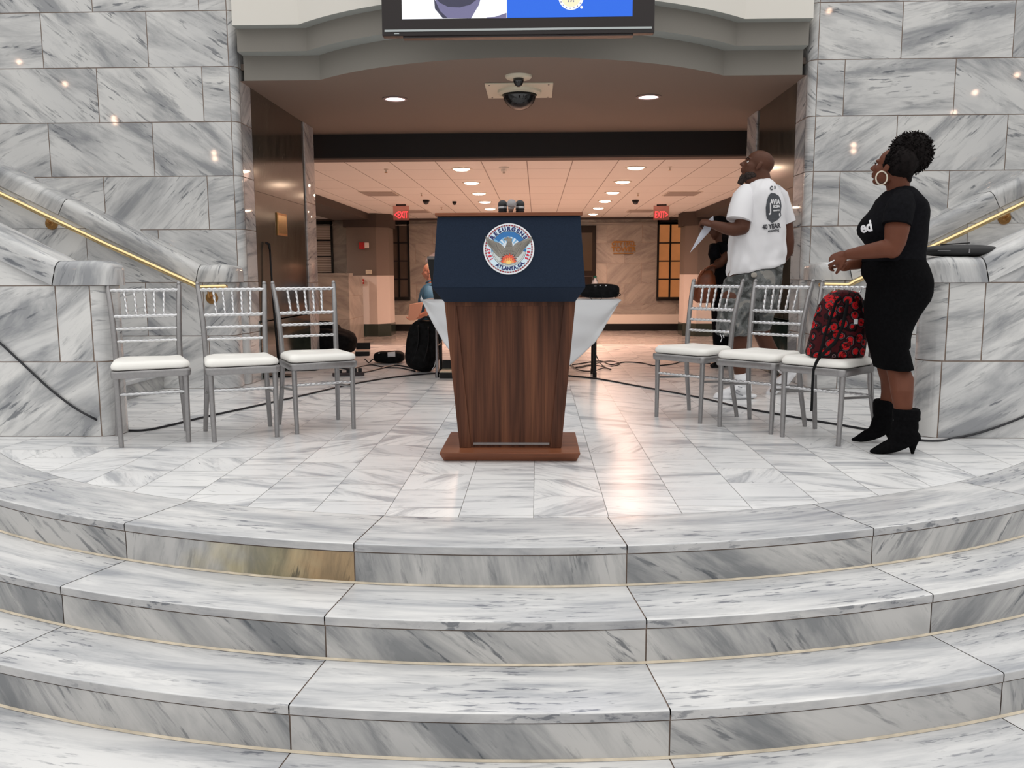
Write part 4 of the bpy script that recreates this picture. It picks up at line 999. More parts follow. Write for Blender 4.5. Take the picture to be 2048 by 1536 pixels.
for i in range(NU + 1):
    u = i / NU; b = bot(u); xt = X0_ + (X1_ - X0_) * u
    V.append((xt, 8.28, ztop)); V.append((xt, TBY + .035, ztop))
    for j in range(NV + 1):
        f = j / NV; x = xt + (b.x - xt) * f; z = ztop - .01 + (b.z - ztop + .01) * f; wv_ = .022 * f * math.sin(9 * x + 1.2) * math.cos(3 * z) + .010 * f * math.sin(23 * x + 5 * z) + .006 * math.sin(31 * z + 3 * x)
        V.append((x, TBY - .03 * math.sin(PI * min(1, f * 1.2)) - wv_ + .02 * (1 - f), z))
n = NV + 3
F = [(i * n + j, i * n + j + 1, (i + 1) * n + j + 1, (i + 1) * n + j) for i in range(NU) for j in range(n - 1)]
mb.add(V, F); o = mb.build('tablecloth', M['cloth'], None, smooth=True); s_ = o.modifiers.new('solid', 'SOLIDIFY'); s_.thickness = .002
tag(o, 'white cloth hanging in a curve from the table behind the podium', 'tablecloth')
def lump(name, c, r, e=.6, seg=32, mat=None, parent=None, rot=None, wr=.02, wsize=.12, sub=0):
    q = MB(); q.ell(c, r, rot, seg, e=e); o = q.build(name, mat or M['blackcloth'], parent, smooth=True)
    if wr:
        s = o.modifiers.new('sub', 'SUBSURF'); s.levels = s.render_levels = 1; wrinkle(o, wr, wsize, name + '_w')
    return o
# bag with white marks and bottle on the table
b = at(1199, 586, 7.66)
t = thing('toiletry_bag', 'black zipped bag with white marks lying on the right end of the table', 'bag', (b.x + .005, 7.70, .7495))
lump('body', (0, 0, .062), (.178, .11, .064), .55, parent=t, wr=.006)
for k, (x, w_, hh) in enumerate(((-.045, .022, .020), (-.005, .010, .032), (.028, .020, .010), (.048, .010, .034), (.018, .008, .012))):
    q = MB(); q.box(x - w_ / 2, x + w_ / 2, -.100, -.085, .098 - hh / 2, .098 + hh / 2); q.build('white_mark', M['cloth'], t)
q = MB(); q.tube([(.13 + .05 * math.sin(PI * k / 10), -.08, .005 + .05 * k / 10 * 1) for k in range(11)], .004, 8); q.build('strap', M['black'], t, smooth=True)
q = MB(); q.tube([(-.10 + .12 * k / 12, -.115 - .02 * math.sin(PI * k / 12), .012 - .045 * math.sin(PI * k / 12)) for k in range(13)], .003, 8); q.build('strap', M['black'], t, smooth=True)
b = at(1190, 570, 7.95); t = thing('water_bottle', 'clear water bottle with a green cap behind the black bag on the table', 'bottle', (b.x, 7.95, .739))
M['water'] = plain('clear_plastic', (.85, .80, .78), .08, trans=.75); M['capgreen'] = plain('green_cap', (.02, .16, .08), .4)
q = MB(); q.lathe([(.001, 0), (.032, .002), (.033, .03), (.031, .05), (.033, .07), (.033, .13), (.028, .155), (.014, .178), (.013, .19)], seg=24); q.build('body', M['water'], t, smooth=True)
q = MB(); q.lathe([(.015, .188), (.015, .206), (.001, .207)], seg=20); q.build('cap', M['capgreen'], t, smooth=True, angle=40)
# dark equipment box and pale shade on the table, left of the podium
b = at(890, 520, 7.8); t = thing('equipment_box', 'black equipment box with grey top edge on the table, seen left of the podium', 'box', (-.86 + .07, 7.80, .739))
q = MB(); q.prism([(-.16, 0, .0), (.16, 0, .0), (.16, 0, .37), (-.215, 0, .37)], (0, .18, 0)); q.build('body', M['black'], t)
q = MB(); q.box(-.215, .16, -.008, .19, .362, .390); q.build('top_edge', plain('grey_edge', (.16, .14, .13), .5), t)
b = at(878, 507, 7.9); t = thing('lamp_shade', 'pale pink oval shade behind the black box on the table', 'shade', (b.x + .01, 8.12, b.z))
M['shade'] = plain('pale_shade', (.80, .50, .42), .6)
q = MB(); q.ell((0, 0, -.01), (.178, .12, .052), Matrix.Rotation(-.35, 3, 'Y'), 32); q.build('shade', M['shade'], t, smooth=True)
q = MB(); q.tube([(0, 0, -.04), (0, 0, .739 - b.z)], .008, 10); q.build('stem', M['black'], t)

# ---------------------------------------------------------------- bags and gear on the floor
def flatbag(name, label, px, py, size, rot=0, e=.55, wr=.03):
    p = atz(px, py, 0); t = thing(name, label, 'bag', (p.x, p.y + size[1], 0), rot); lump('body', (0, 0, size[2] * 1.02), size, e, parent=t, wr=wr, wsize=.15); return t
t = flatbag('backpack', 'large black backpack leaning on the table legs left of the podium', 836, 746, (.175, .13, .255), 0, .62, .03)
t.rotation_euler = (math.radians(-4), math.radians(9), 0)
q = MB(); q.tube([(-.06 + .12 * k / 10, -.10 - .02 * math.sin(PI * k / 10), .50 + .05 * math.sin(PI * k / 10)) for k in range(11)], .010, 8); q.build('handle', M['black'], t, smooth=True)
for sx in (-.07, .03):
    q = MB(); q.tube([(sx + .03 * math.sin(3 * k / 12), -.135 - .012 * math.sin(PI * k / 12), .46 - .36 * k / 12) for k in range(13)], .013, 8, flat=.5); q.build('strap', M['black'], t, smooth=True)
lump('pocket', (.0, -.09, .16), (.10, .06, .13), .6, parent=t, wr=.012)
q = MB(); q.tube([(.14, -.10, .22), (.155, -.12, .16), (.15, -.12, .08), (.13, -.13, .04)], .004, 8); q.build('cord', M['cloth'], t, smooth=True)
t = flatbag('backpack', 'black backpack lying flat on the floor with a white cup on it', 775, 728, (.17, .12, .065), 0, .6, .02)
q = MB(); q.box(-.10, -.085, -.10, -.09, .10, .12); q.build('label_patch', M['cloth'], t)
q = MB(); q.tube([(-.14 - .12 * k / 8, -.08, .03 + .02 * math.sin(k)) for k in range(9)], .010, 8, flat=.6); q.build('strap', M['black'], t, smooth=True)
p = atz(782, 728, 0); tt = thing('cup', 'white cup lying on the black backpack on the floor', 'cup', (p.x, p.y + .03, .095), .2)
q = MB(); q.lathe([(.030, -.04), (.036, .04), (.038, .042), (.034, .04), (.028, -.036)], (0, 0, .0), Matrix.Rotation(PI / 2, 3, 'Y'), 24); q.build('body', M['cloth'], tt, smooth=True, angle=40)
t = flatbag('gear_bag', 'long low black gear bag heaped by the left dark portal wall', 632, 716, (.46, .20, .17), -.25, .75, .06)
lump('hood', (-.02, .08, .27), (.26, .13, .15), .8, parent=t, wr=.05)
q = MB(); q.ell((.12, -.13, .205), (.014, .008, .010)); q.build('yellow_tag', plain('yellow_tag', (.45, .50, .10), .6), t)
q = MB(); q.ell((-.22, -.17, .20), (.022, .012, .014)); q.build('red_tag', plain('red_tag', (.40, .10, .12), .6), t)
for k, (px, py, sz, lb) in enumerate((((722), 712, (.085, .11, .05), 'open grey equipment case beside the long black gear bag'), (895, 757, (.075, .12, .055), 'black case with cream rim at the table foot left of the podium'))):
    p = atz(px, py, 0); t = thing('equipment_case', lb, 'case', (p.x, p.y + sz[1], 0), .15 if k == 0 else 0)
    q = MB(); q.box(-sz[0], sz[0], -sz[1], sz[1], 0, sz[2]); q.build('base', M['black'], t, bevel=.006)
    q = MB(); q.box(-sz[0], sz[0], -sz[1], sz[1], sz[2], sz[2] + .012); q.build('rim', plain('case_rim_%d' % k, (.45, .38, .33) if k == 0 else (.62, .55, .42), .5), t, bevel=.003)
    q = MB(); q.prism([(-sz[0], sz[1] - .01, sz[2] + .012), (sz[0], sz[1] - .01, sz[2] + .012), (sz[0], sz[1] + .03, sz[2] + .09), (-sz[0], sz[1] + .03, sz[2] + .09)], (0, .012, 0)); q.build('lid', M['black'], t)
p = atz(607, 742, 0); t = thing('pedal', 'low black wedge on the floor behind the third silver chair', 'case', (p.x, p.y + .1, 0))
q = MB(); q.prism([(-.17, -.09, 0), (.12, -.09, 0), (.16, -.02, .05), (-.16, -.02, .05)], (0, .14, 0)); q.build('body', M['black'], t, bevel=.006)
q = MB(); q.box(-.12, .08, -.03, .09, .05, .056); q.build('pad', M['blackcloth'], t)
p = atz(697, 752, 0); t = thing('power_strip', 'black power strip with plugged adapters among the cables left of the podium', 'power strip', (p.x, p.y, 0), .30)
q = MB(); q.box(-.15, .15, -.022, .022, 0, .035); q.build('body', plain('strip_body', (.03, .018, .02), .5), t, bevel=.006)
for x in (-.08, 0, .06, .11):
    q = MB(); q.box(x - .018, x + .018, -.02, .02, .035, .062 + .01 * (x > 0)); q.build('plug', M['black'], t, bevel=.005)
# black stand by the dark wall
p = atz(560, 753, 0); t = thing('light_stand', 'tall thin black stand in front of the dark marble wall on the left', 'stand', (p.x, p.y, 0))
zt = at(548, 487, p.y).z
q = MB(); q.tube([(0, 0, .01), (-.035, 0, zt * .55), (-.05, 0, zt - .03)], [.014, .011, .009], 10); q.build('pole', M['black'], t, smooth=True)
q = MB(); q.box(-.085, .13, -.10, .10, 0, .018); q.build('base', M['black'], t, bevel=.006)
q = MB(); q.limb([(-.05, 0, zt - .05), (-.055, 0, zt - .005), (-.07, -.03, zt + .005)], [.012, .014, .012], 10); q.build('head', M['black'], t, smooth=True)

def cable(label, pts, r=.007, group=None, jitter=0):
    P = [Vector(p) for p in pts]; out = []
    for i in range(len(P) - 1):
        p0, p1, p2, p3 = P[max(i - 1, 0)], P[i], P[i + 1], P[min(i + 2, len(P) - 1)]
        for k in range(6):
            u = k / 6; out.append(.5 * ((2 * p1) + (p2 - p0) * u + (2 * p0 - 5 * p1 + 4 * p2 - p3) * u * u + (3 * p1 - p0 - 3 * p2 + p3) * u ** 3))
    out.append(P[-1]); q = MB(); q.tube(out, r, 8); o = q.build('cable', M['cable'], None, smooth=True); return tag(o, label, 'cable', group)
fl = lambda l, z=.007: [atz(x, y, z) for x, y in l]
wl = lambda l, Y=WY - .012: [at(x, y, Y) for x, y in l]
cable('black cable drooping down the left stair wall and along the floor behind the left chairs', wl([(-330, 430), (-200, 520), (-90, 608), (0, 686), (50, 732), (100, 778), (150, 816), (190, 838)]) + fl([(226, 856), (262, 861), (310, 857), (400, 836), (510, 812), (600, 792), (700, 769), (790, 754), (865, 747), (900, 745)]))
cable('black cable across the floor behind the right chairs and up the right wall', fl([(1110, 748), (1145, 752), (1200, 758), (1260, 769), (1310, 778), (1400, 795), (1480, 814), (1560, 829), (1640, 843), (1700, 853), (1760, 864), (1830, 879), (1880, 881)]) + wl([(1905, 877), (1950, 868), (2000, 852), (2048, 833), (2080, 818)]))
cable('thin black cable wandering along the floor from the table to the right side person', fl([(1120, 733), (1160, 727), (1200, 722), (1222, 729), (1250, 724), (1285, 726), (1310, 731), (1345, 728), (1365, 723), (1400, 725), (1445, 729)], .006), .006)
cable('black cable looping from the right table leg to the floor', [at(1188, 690, 7.9), at(1193, 712, 7.95), atz(1205, 731, .01)] + fl([(1225, 732), (1240, 727), (1220, 722), (1195, 726), (1170, 733), (1150, 736)], .006), .005)
cable('black cable winding between the bags left of the podium', fl([(640, 730), (668, 733), (698, 738), (730, 731), (748, 730), (770, 735), (800, 736), (830, 742)], .006), .006)
cable('black cable from the power strip to the tall black backpack', fl([(722, 746), (745, 741), (765, 736), (790, 731), (810, 733), (840, 740)], .007), .009)
cable('black cable coiled under the table at its right leg', fl([(1140, 728), (1158, 740), (1185, 742), (1208, 736), (1222, 739), (1205, 733), (1180, 730), (1150, 735)], .012), .006)

# laptop sleeve on the right newel
zc = .906 + .148
p = at(1911, 512, 5.05); t = thing('laptop_bag', 'flat black laptop bag lying on the right marble newel behind the woman', 'bag', (2.46, 5.06, zc))
q = MB(); q.ell((0, 0, .034), (.215, .11, .034), None, 40, e=.75); q.build('body', plain('neoprene', (.015, .015, .016), .6), t, smooth=True)
q = MB(); q.box(-.17, .01, -.104, -.08, .030, .034); q.build('zipper', M['chrome'], t)
q = MB(); q.box(.0, .008, -.112, -.09, .018, .042); q.build('zip_pull', M['chrome'], t)
q = MB(); q.box(-.11, .05, -.03, -.005, .072, .079, 0, Matrix.Rotation(-.06, 4, 'Y')); q.build('handle', M['black'], t, bevel=.002)

# ---------------------------------------------------------------- red and black drawstring bag on the third right chair
m, nt, b_ = new_mat('printed_nylon'); N = nt.nodes; L = nt.links
tcn = N.new('ShaderNodeTexCoord'); vo = N.new('ShaderNodeTexVoronoi'); vo.inputs['Scale'].default_value = 19; vo.inputs['Randomness'].default_value = .85; L.new(tcn.outputs['Object'], vo.inputs['Vector'])
def cr(src, stops, const=False):
    r = N.new('ShaderNodeValToRGB'); e = r.color_ramp.elements; r.color_ramp.interpolation = 'CONSTANT' if const else 'LINEAR'
    e[0].position, e[0].color = stops[0][0], (*stops[0][1], 1); e[1].position, e[1].color = stops[-1][0], (*stops[-1][1], 1)
    for p, c in stops[1:-1]: z = e.new(p); z.color = (*c, 1)
    L.new(src, r.inputs[0]); return r.outputs[0]
ringc = cr(vo.outputs['Distance'], [(0, (.50, .010, .014)), (.16, (.03, .004, .006)), (.20, (.55, .012, .016)), (.40, (.02, .004, .006)), (.44, (.22, .15, .16)), (.47, (.012, .004, .006)), (.62, (.06, .005, .008))], True)
nz = N.new('ShaderNodeTexNoise'); nz.inputs['Scale'].default_value = 26; nz.inputs['Detail'].default_value = 3; L.new(tcn.outputs['Object'], nz.inputs['Vector'])
blot = cr(nz.outputs[0], [(0, (0, 0, 0)), (.57, (1, 1, 1))], True)
mx = N.new('ShaderNodeMix'); mx.data_type = 'RGBA'; mx.blend_type = 'MULTIPLY'; mx.inputs[0].default_value = .85
inv = N.new('ShaderNodeInvert'); L.new(blot, inv.inputs[1]); L.new(ringc, mx.inputs[6]); L.new(inv.outputs[0], mx.inputs[7]); L.new(mx.outputs[2], b_.inputs['Base Color']); b_.inputs['Roughness'].default_value = .6; b_.inputs['Specular IOR Level'].default_value = .15
M['print'] = m
BY = 4.885; ch = atz(1669, 716, .484)
t = thing('drawstring_bag', 'red and black printed drawstring bag sitting on the chair beside the woman', 'bag', (at(1669, 700, BY).x, BY, .484))
sec = [(582, 1676, 1702), (587, 1662, 1716), (596, 1650, 1722), (612, 1639, 1726), (635, 1629, 1731), (660, 1622, 1733), (685, 1617, 1732), (705, 1613, 1729), (713, 1614, 1727), (717, 1622, 1720)]
R = []
for y, xl, xr in sec[::-1]:
    a, c = at(xl, y, BY), at(xr, y, BY); xm_ = (a.x + c.x) / 2 - t.location.x; hw_ = (c.x - a.x) / 2; z = max(.003, a.z - .484 + .004); d = .090 * (hw_ / .175) ** .5
    R.append([Vector((xm_ + hw_ * math.copysign(abs(math.cos(th)) ** .8, math.cos(th)) * (1 + .02 * math.sin(7 * th + z * 20)), d * math.copysign(abs(math.sin(th)) ** .8, math.sin(th)) * (1 + .05 * math.sin(9 * th + 4 * z)), z)) for th in [2 * PI * k / 40 for k in range(40)]])
q = MB(); q.rings(R); o = q.build('body', M['print'], t, smooth=True); wrinkle(o, .012, .06, 'bag_w')
M['strap'] = plain('black_webbing', (.007, .007, .008), .7, spec=.15)
def strap(pts, Y, w_=.012, name='strap', parent=None, org=None, th=.3, mat=None):
    org = org or t.location; P = [at(x, y, Y_ - .135) - Vector(org) for (x, y), Y_ in zip(pts, Y if hasattr(Y, '__len__') else [Y] * len(pts))]
    q = MB(); q.tube(P, w_, 10, flat=th, up=(0, 1, 0)); return q.build(name, mat or M['strap'], parent or t, smooth=True)
strap([(1692, 586), (1672, 604), (1660, 640), (1650, 668), (1645, 690), (1637, 714)], [4.99, 4.925, 4.905, 4.90, 4.90, 4.90], .010)
strap([(1696, 586), (1694, 612), (1686, 650), (1672, 682), (1652, 702), (1638, 716)], [4.99, 4.925, 4.905, 4.90, 4.90, 4.89], .010)
strap([(1640, 712), (1632, 726), (1627, 740), (1625, 770), (1624, 800), (1623, 822)], [4.88, 4.82, 4.79, 4.79, 4.79, 4.79], .010)
strap([(1718, 600), (1730, 625), (1738, 655), (1744, 690), (1750, 722)], [5.02, 5.05, 5.07, 5.08, 5.08], .024, th=.5)
strap([(1737, 735), (1740, 760), (1744, 790), (1749, 820)], [5.07, 5.07, 5.07, 5.07], .010)
q = MB(); q.box(*sorted((at(1707, 650, 4.8).x - t.location.x, at(1714, 650, 4.8).x - t.location.x)), -.094, -.085, at(1707, 648, 4.8).z - .484, at(1707, 638, 4.8).z - .484); q.build('white_tag', M['cloth'], t)

# ---------------------------------------------------------------- people
M['skin_f'] = plain('skin_brown', (.125, .043, .024), .5, spec=.18, noise=.08, nscale=14)
M['skin_m'] = plain('skin_deep_brown', (.100, .040, .024), .5, spec=.22, noise=.10, nscale=12)
M['skin_l'] = plain('skin_light', (.50, .24, .17), .5, noise=.08, nscale=12)
M['shirt_black'] = plain('black_knit', (.0055, .0055, .007), .85, spec=.06, noise=.3, nscale=60)
M['skirt_black'] = plain('black_skirt', (.0035, .0035, .004), .9, spec=.05, noise=.3, nscale=80)
M['hair'] = plain('black_hair', (.008, .006, .006), .8, spec=.10, noise=.5, nscale=40)
M['boot'] = plain('black_suede', (.004, .004, .0045), .9, spec=.05, noise=.3, nscale=70)
M['tee'] = plain('white_tee', (.82, .81, .83), .85)
M['shoe_w'] = plain('white_leather', (.80, .80, .82), .45)
M['eye_w'] = plain('eye_white', (.75, .72, .70), .2); M['iris'] = plain('dark_iris', (.02, .012, .01), .15); M['lip_c'] = plain('lips', (.16, .05, .045), .5)
M['hoop'] = plain('cream_hoop', (.62, .56, .46), .35)
def frame(fwd, up=(0, 0, 1)):
    f = Vector(fwd).normalized(); l = Vector(up).cross(f).normalized(); u = f.cross(l); return Matrix((f, l, u)).transposed()      # x forward, y left, z up
def head_parts(q, c, R, s=1.0, female=False):
    c = Vector(c); P = lambda x, y, z: c + R @ Vector((x * s, y * s, z * s)); E = lambda p, r, rot=None: q.ell(P(*p), [a * s for a in r], R @ rot if rot else R, 22)
    E((-.016, 0, .036), (.096, .074, .080)); E((.022, 0, -.022), (.068, .060, .078)); E((.052, 0, -.086), (.026, .026, .019))
    for sd in (-1, 1):
        E((.004, sd * .040, -.055), (.042, .020, .034)); E((.054, sd * .036, -.018), (.024, .020, .022))
        E((.070, sd * .026, .024), (.018, .022, .010))
        E((-.004, sd * .077, -.004), (.017, .008, .030), Matrix.Rotation(-.25, 3, 'Y')); E((.004, sd * .080, -.026), (.009, .006, .011))
    q.limb([P(.080, 0, .014), P(.093, 0, -.006), P(.104, 0, -.022)], [.008 * s, .010 * s, .012 * s], 12)
    for sd in (-1, 1): E((.092, sd * .012, -.027), (.012, .009, .009))
    E((.083, 0, -.050), (.013, .024, .008)); E((.079, 0, -.064), (.013, .021, .009))
def eyes(c, R, parent, s=1.0):
    c = Vector(c)
    for sd in (-1, 1):
        q = MB(); q.ell(c + R @ Vector((.0715 * s, sd * .031 * s, .004 * s)), (.0088 * s,) * 3, None, 16); e = q.build('eye', M['eye_w'], parent, smooth=True)
        q = MB(); q.ell(c + R @ Vector((.0760 * s, sd * .0335 * s, .006 * s)), (.0060 * s,) * 3, None, 12); q.build('iris', M['iris'], e, smooth=True)
        q = MB(); q.limb([c + R @ Vector((.086 * s, sd * .015 * s, .024 * s)), c + R @ Vector((.084 * s, sd * .032 * s, .030 * s)), c + R @ Vector((.072 * s, sd * .050 * s, .024 * s))], [.003 * s, .0035 * s, .002 * s], 8); q.build('eyebrow', M['hair'], parent, smooth=True)
def hand(q, W, F, N_, thumb, curl=(.5, .5, .5, .5), s=1.0, tcurl=.4):
    """W wrist, F along the palm, N_ where the palm faces, thumb = +1/-1 side"""
    W = Vector(W); F = Vector(F).normalized(); N_ = (Vector(N_) - F * Vector(N_).dot(F)).normalized(); S_ = F.cross(N_) * thumb
    R = Matrix((F, S_, N_)).transposed(); q.ell(W + F * .050 * s, (.056 * s, .040 * s, .017 * s), R, 18, e=.8); q.limb([W - F * .02 * s, W + F * .03 * s], [.024 * s, .022 * s], 12)
    for i, (o, L_, r0) in enumerate(((.031, .070, .0090), (.0105, .078, .0092), (-.0105, .073, .0088), (-.031, .058, .0080))):
        p = W + F * (.092 - .004 * abs(i - 1)) * s + S_ * o * s; a = 0; pts = [p - F * .015 * s, p]; sp_ = S_ * (o * 1.2)
        for k, fr in enumerate((.46, .30, .24)):
            a += curl[i] * (1, 1.1, .8)[k]; d = (F * math.cos(a) + N_ * math.sin(a) + sp_).normalized(); p = p + d * L_ * fr * s; pts.append(p)
        q.limb(pts, [r0 * s * k for k in (1.05, 1.05, .98, .92, .82)], 10)
    p = W + F * .020 * s + S_ * .026 * s; d1 = (F * .62 + S_ * .62 + N_ * .35).normalized(); d2 = (F * .85 + S_ * .1 + N_ * (.35 + tcurl)).normalized()
    q.limb([p, p + d1 * .040 * s, p + d1 * .040 * s + d2 * .032 * s, p + d1 * .04 * s + d2 * .058 * s], [.014 * s, .0115 * s, .0105 * s, .0085 * s], 10)
def loft(q, sec, Y, n=36, e=1.0, mi=0, fold=None, closed_in=True):
    """rings from surveyed silhouette rows (y, xleft, xright, depth half-width, plane Y offset, tilt)"""
    R = []
    for i, r in enumerate(sec):
        y, xl, xr, ry = r[:4]; yo = r[4] if len(r) > 4 else 0; tl = r[5] if len(r) > 5 else 0
        a, b = at(xl, y, Y + yo), at(xr, y, Y + yo); xm_, hw_, z = (a.x + b.x) / 2, (b.x - a.x) / 2, (a.z + b.z) / 2; ring = []
        for k in range(n):
            th = 2 * PI * k / n; cx_, sy_ = math.cos(th), math.sin(th); cx_ = math.copysign(abs(cx_) ** e, cx_); sy_ = math.copysign(abs(sy_) ** e, sy_); g_ = 1 + (fold(th, i) if fold else 0)
            ring.append(Vector((xm_ + hw_ * cx_ * g_, Y + yo + ry * sy_ * g_, z + tl * hw_ * cx_)))
        R.append(ring)
    q.rings(R, mi)
def px(Y): return Y / FPX
def lm(q, rows, seg=16, flat=1.0):
    """limb from (x, y, plane Y, radius m)"""
    q.limb([at(r[0], r[1], r[2]) for r in rows], [r[3] for r in rows], seg, flat=flat)
def project(o, target, direction, off=.003):
    dg = bpy.context.evaluated_depsgraph_get(); dg.update(); ev = target.evaluated_get(dg); me = ev.to_mesh()
    bv = BVHTree.FromPolygons([v.co.copy() for v in me.vertices], [tuple(p.vertices) for p in me.polygons]); d = Vector(direction).normalized()
    ev.to_mesh_clear()
    lost = []
    for v in o.data.vertices:
        hit = bv.ray_cast(v.co - d * .6, d)
        if hit[0]: v.co = hit[0] - d * off
        else: lost.append(v.index)
    if lost:
        bm = bmesh.new(); bm.from_mesh(o.data); bm.verts.ensure_lookup_table(); bmesh.ops.delete(bm, geom=[bm.verts[i] for i in lost], context='VERTS'); bm.to_mesh(o.data); bm.free()
    return o
def person(label, loc): return thing('person', label, 'person', loc)
def setp(o, t):       # keep world-space meshes while parenting to the empty
    o.parent = t; o.matrix_parent_inverse = Matrix.Translation(-t.location); return o

# --- the woman in black on the right
t = person('woman in black t-shirt, skirt and heeled boots with hoop earring and puffed hair', (1.95, 4.62, 0)); PW = t
WYc = 4.64
q = MB(); HR = frame((-.74, .67, .30)); hc = at(1782, 337, WYc); head_parts(q, hc, HR, .93)
lm(q, [(1792, 352, WYc, .058), (1797, 378, WYc, .058), (1804, 398, WYc, .072)])
loft(q, [(398, 1785, 1832, .09), (410, 1764, 1840, .15), (440, 1745, 1845, .16), (500, 1745, 1838, .14), (540, 1742, 1842, .13), (590, 1748, 1846, .15), (640, 1746, 1818, .13), (660, 1752, 1804, .11)], WYc)
# near arm
lm(q, [(1800, 415, 4.50, .060), (1797, 440, 4.46, .064), (1793, 465, 4.43, .059), (1790, 486, 4.42, .052), (1785, 499, 4.42, .046)])
lm(q, [(1785, 497, 4.42, .047), (1765, 498, 4.43, .046), (1742, 502, 4.45, .040), (1716, 506, 4.48, .033), (1697, 509, 4.50, .027)])
w1 = at(1694, 510, 4.505); hand(q, w1, at(1670, 518, 4.54) - w1, (-.35, .80, -.55), 1, (.75, .9, 1.0, 1.1), .92, .5)
# far arm
lm(q, [(1790, 420, 4.80, .055), (1780, 470, 4.84, .050), (1765, 512, 4.84, .042)]); lm(q, [(1765, 512, 4.84, .043), (1740, 522, 4.80, .036), (1712, 528, 4.72, .031), (1694, 531, 4.67, .026)])
w2 = at(1696, 531, 4.68); hand(q, w2, at(1672, 534, 4.62) - w2, (-.3, -.80, .5), 1, (.8, .9, 1.0, 1.1), .90, .5)
# legs
lm(q, [(1782, 640, 4.62, .075), (1786, 700, 4.60, .060), (1795, 736, 4.575, .057), (1803, 762, 4.55, .063), (1804, 787, 4.51, .056), (1806, 815, 4.50, .046), (1808, 850, 4.50, .040), (1812, 874, 4.50, .034)])
lm(q, [(1768, 640, 4.72, .080), (1772, 700, 4.74, .062), (1776, 738, 4.76, .056), (1783, 760, 4.77, .058), (1781, 785, 4.78, .050), (1775, 812, 4.79, .042), (1768, 850, 4.80, .036)])
lm(q, [(1810, 874, 4.50, .028), (1780, 893, 4.50, .022)]); lm(q, [(1766, 852, 4.80, .028), (1738, 872, 4.80, .020)])
body = q.build('body', M['skin_f']); setp(body, t); remesh(body, .0045, 5)
eyes_t = t
def add(o): return setp(o, t)
for sd in (-1, 1):
    q = MB(); q.ell(hc + HR @ (Vector((.0685, sd * .031, .004)) * .93), (.0080,) * 3, None, 14); e = add(q.build('eye', M['eye_w'], smooth=True))
    q = MB(); q.limb([hc + HR @ (Vector((.084, sd * .016, .012)) * .93), hc + HR @ (Vector((.085, sd * .033, .010)) * .93), hc + HR @ (Vector((.074, sd * .050, .006)) * .93)], [.002, .003, .002], 8); add(q.build('eyelash', M['hair'], smooth=True))
# shirt
q = MB(); fold = lambda th, i: .012 * math.sin(5 * th + i * .9)
loft(q, [(374, 1796, 1822, .070, 0, -.10), (380, 1785, 1829, .105, 0, -.22), (389, 1774, 1836, .15, 0, -.22), (401, 1759, 1844, .185, 0, -.08), (412, 1751, 1847, .195), (424, 1742, 1849, .195), (437, 1730, 1850, .19), (448, 1723, 1850, .188), (458, 1720, 1850, .184), (467, 1721, 1849, .180), (477, 1727, 1848, .172), (489, 1735, 1847, .166), (505, 1735, 1845, .163), (516, 1731, 1844, .168), (523, 1729, 1845, .172), (524, 1733, 1841, .150)], WYc, 48, .92, fold=fold)
shirt = q.build('t_shirt', M['shirt_black'], smooth=True); add(shirt); wrinkle(shirt, .010, .10, 'shirt_w')
for (rows, nm) in (([(1806, 398, 4.52, .058), (1802, 410, 4.47, .070), (1796, 430, 4.44, .072), (1793, 449, 4.43, .070)], 'sleeve'), ([(1798, 402, 4.76, .058), (1788, 425, 4.83, .066), (1784, 449, 4.85, .064)], 'sleeve')):
    q = MB(); q.tube([at(r[0], r[1], r[2]) for r in rows], [r[3] for r in rows], 24); o = add(q.build(nm, M['shirt_black'], smooth=True, angle=60)); wrinkle(o, .008, .07, 'sl_w')
# skirt
q = MB(); loft(q, [(514, 1736, 1838, .150), (520, 1730, 1844, .170), (530, 1728, 1848, .182), (540, 1727, 1852, .19), (549, 1729, 1855, .197), (558, 1735, 1858, .20), (568, 1741, 1859, .2), (585, 1738, 1857, .2), (600, 1735, 1852, .195), (615, 1734, 1841, .19), (631, 1734, 1831, .18), (650, 1735, 1821, .17), (662, 1737, 1816, .165), (676, 1740, 1813, .165), (692, 1744, 1812, .165), (696, 1745, 1808, .163), (704, 1747, 1810, .165), (720, 1751, 1814, .168), (735, 1755, 1818, .170), (738, 1762, 1812, .14)], WYc, 48, .95, fold=lambda th, i: .008 * math.sin(3 * th + i))
sk = add(q.build('skirt', M['skirt_black'], smooth=True, angle=60)); wrinkle(sk, .010, .12, 'sk_w')
# boots
def boot(shaft, foot, heel, Yb, nm):
    q = MB(); loft(q, shaft, Yb, 28, fold=lambda th, i: .03 * math.sin(2 * th + i * 1.7))
    q.limb([at(a, b, Yb) for a, b, r in foot], [r for a, b, r in foot], 18)
    q.limb([at(a, b, Yb) for a, b, r in heel], [r for a, b, r in heel], 14)
    o = add(q.build(nm, M['boot'])); remesh(o, .005, 4); return o
boot([(817, 1788, 1838, .066), (823, 1787, 1839, .069), (832, 1787, 1838, .069), (838, 1786, 1840, .072), (841, 1789, 1835, .062), (848, 1786, 1835, .060), (856, 1784, 1836, .056), (862, 1782, 1835, .056), (870, 1779, 1840, .050), (880, 1776, 1841, .046)],
     [(1826, 874, .038), (1806, 884, .038), (1788, 890, .040), (1772, 895, .035), (1758, 899.5, .026), (1749, 901.5, .018), (1743, 902.5, .011)], [(1826, 876, .034), (1825, 888, .024), (1825, 900, .013), (1825, 907, .009)], 4.50, 'boot')
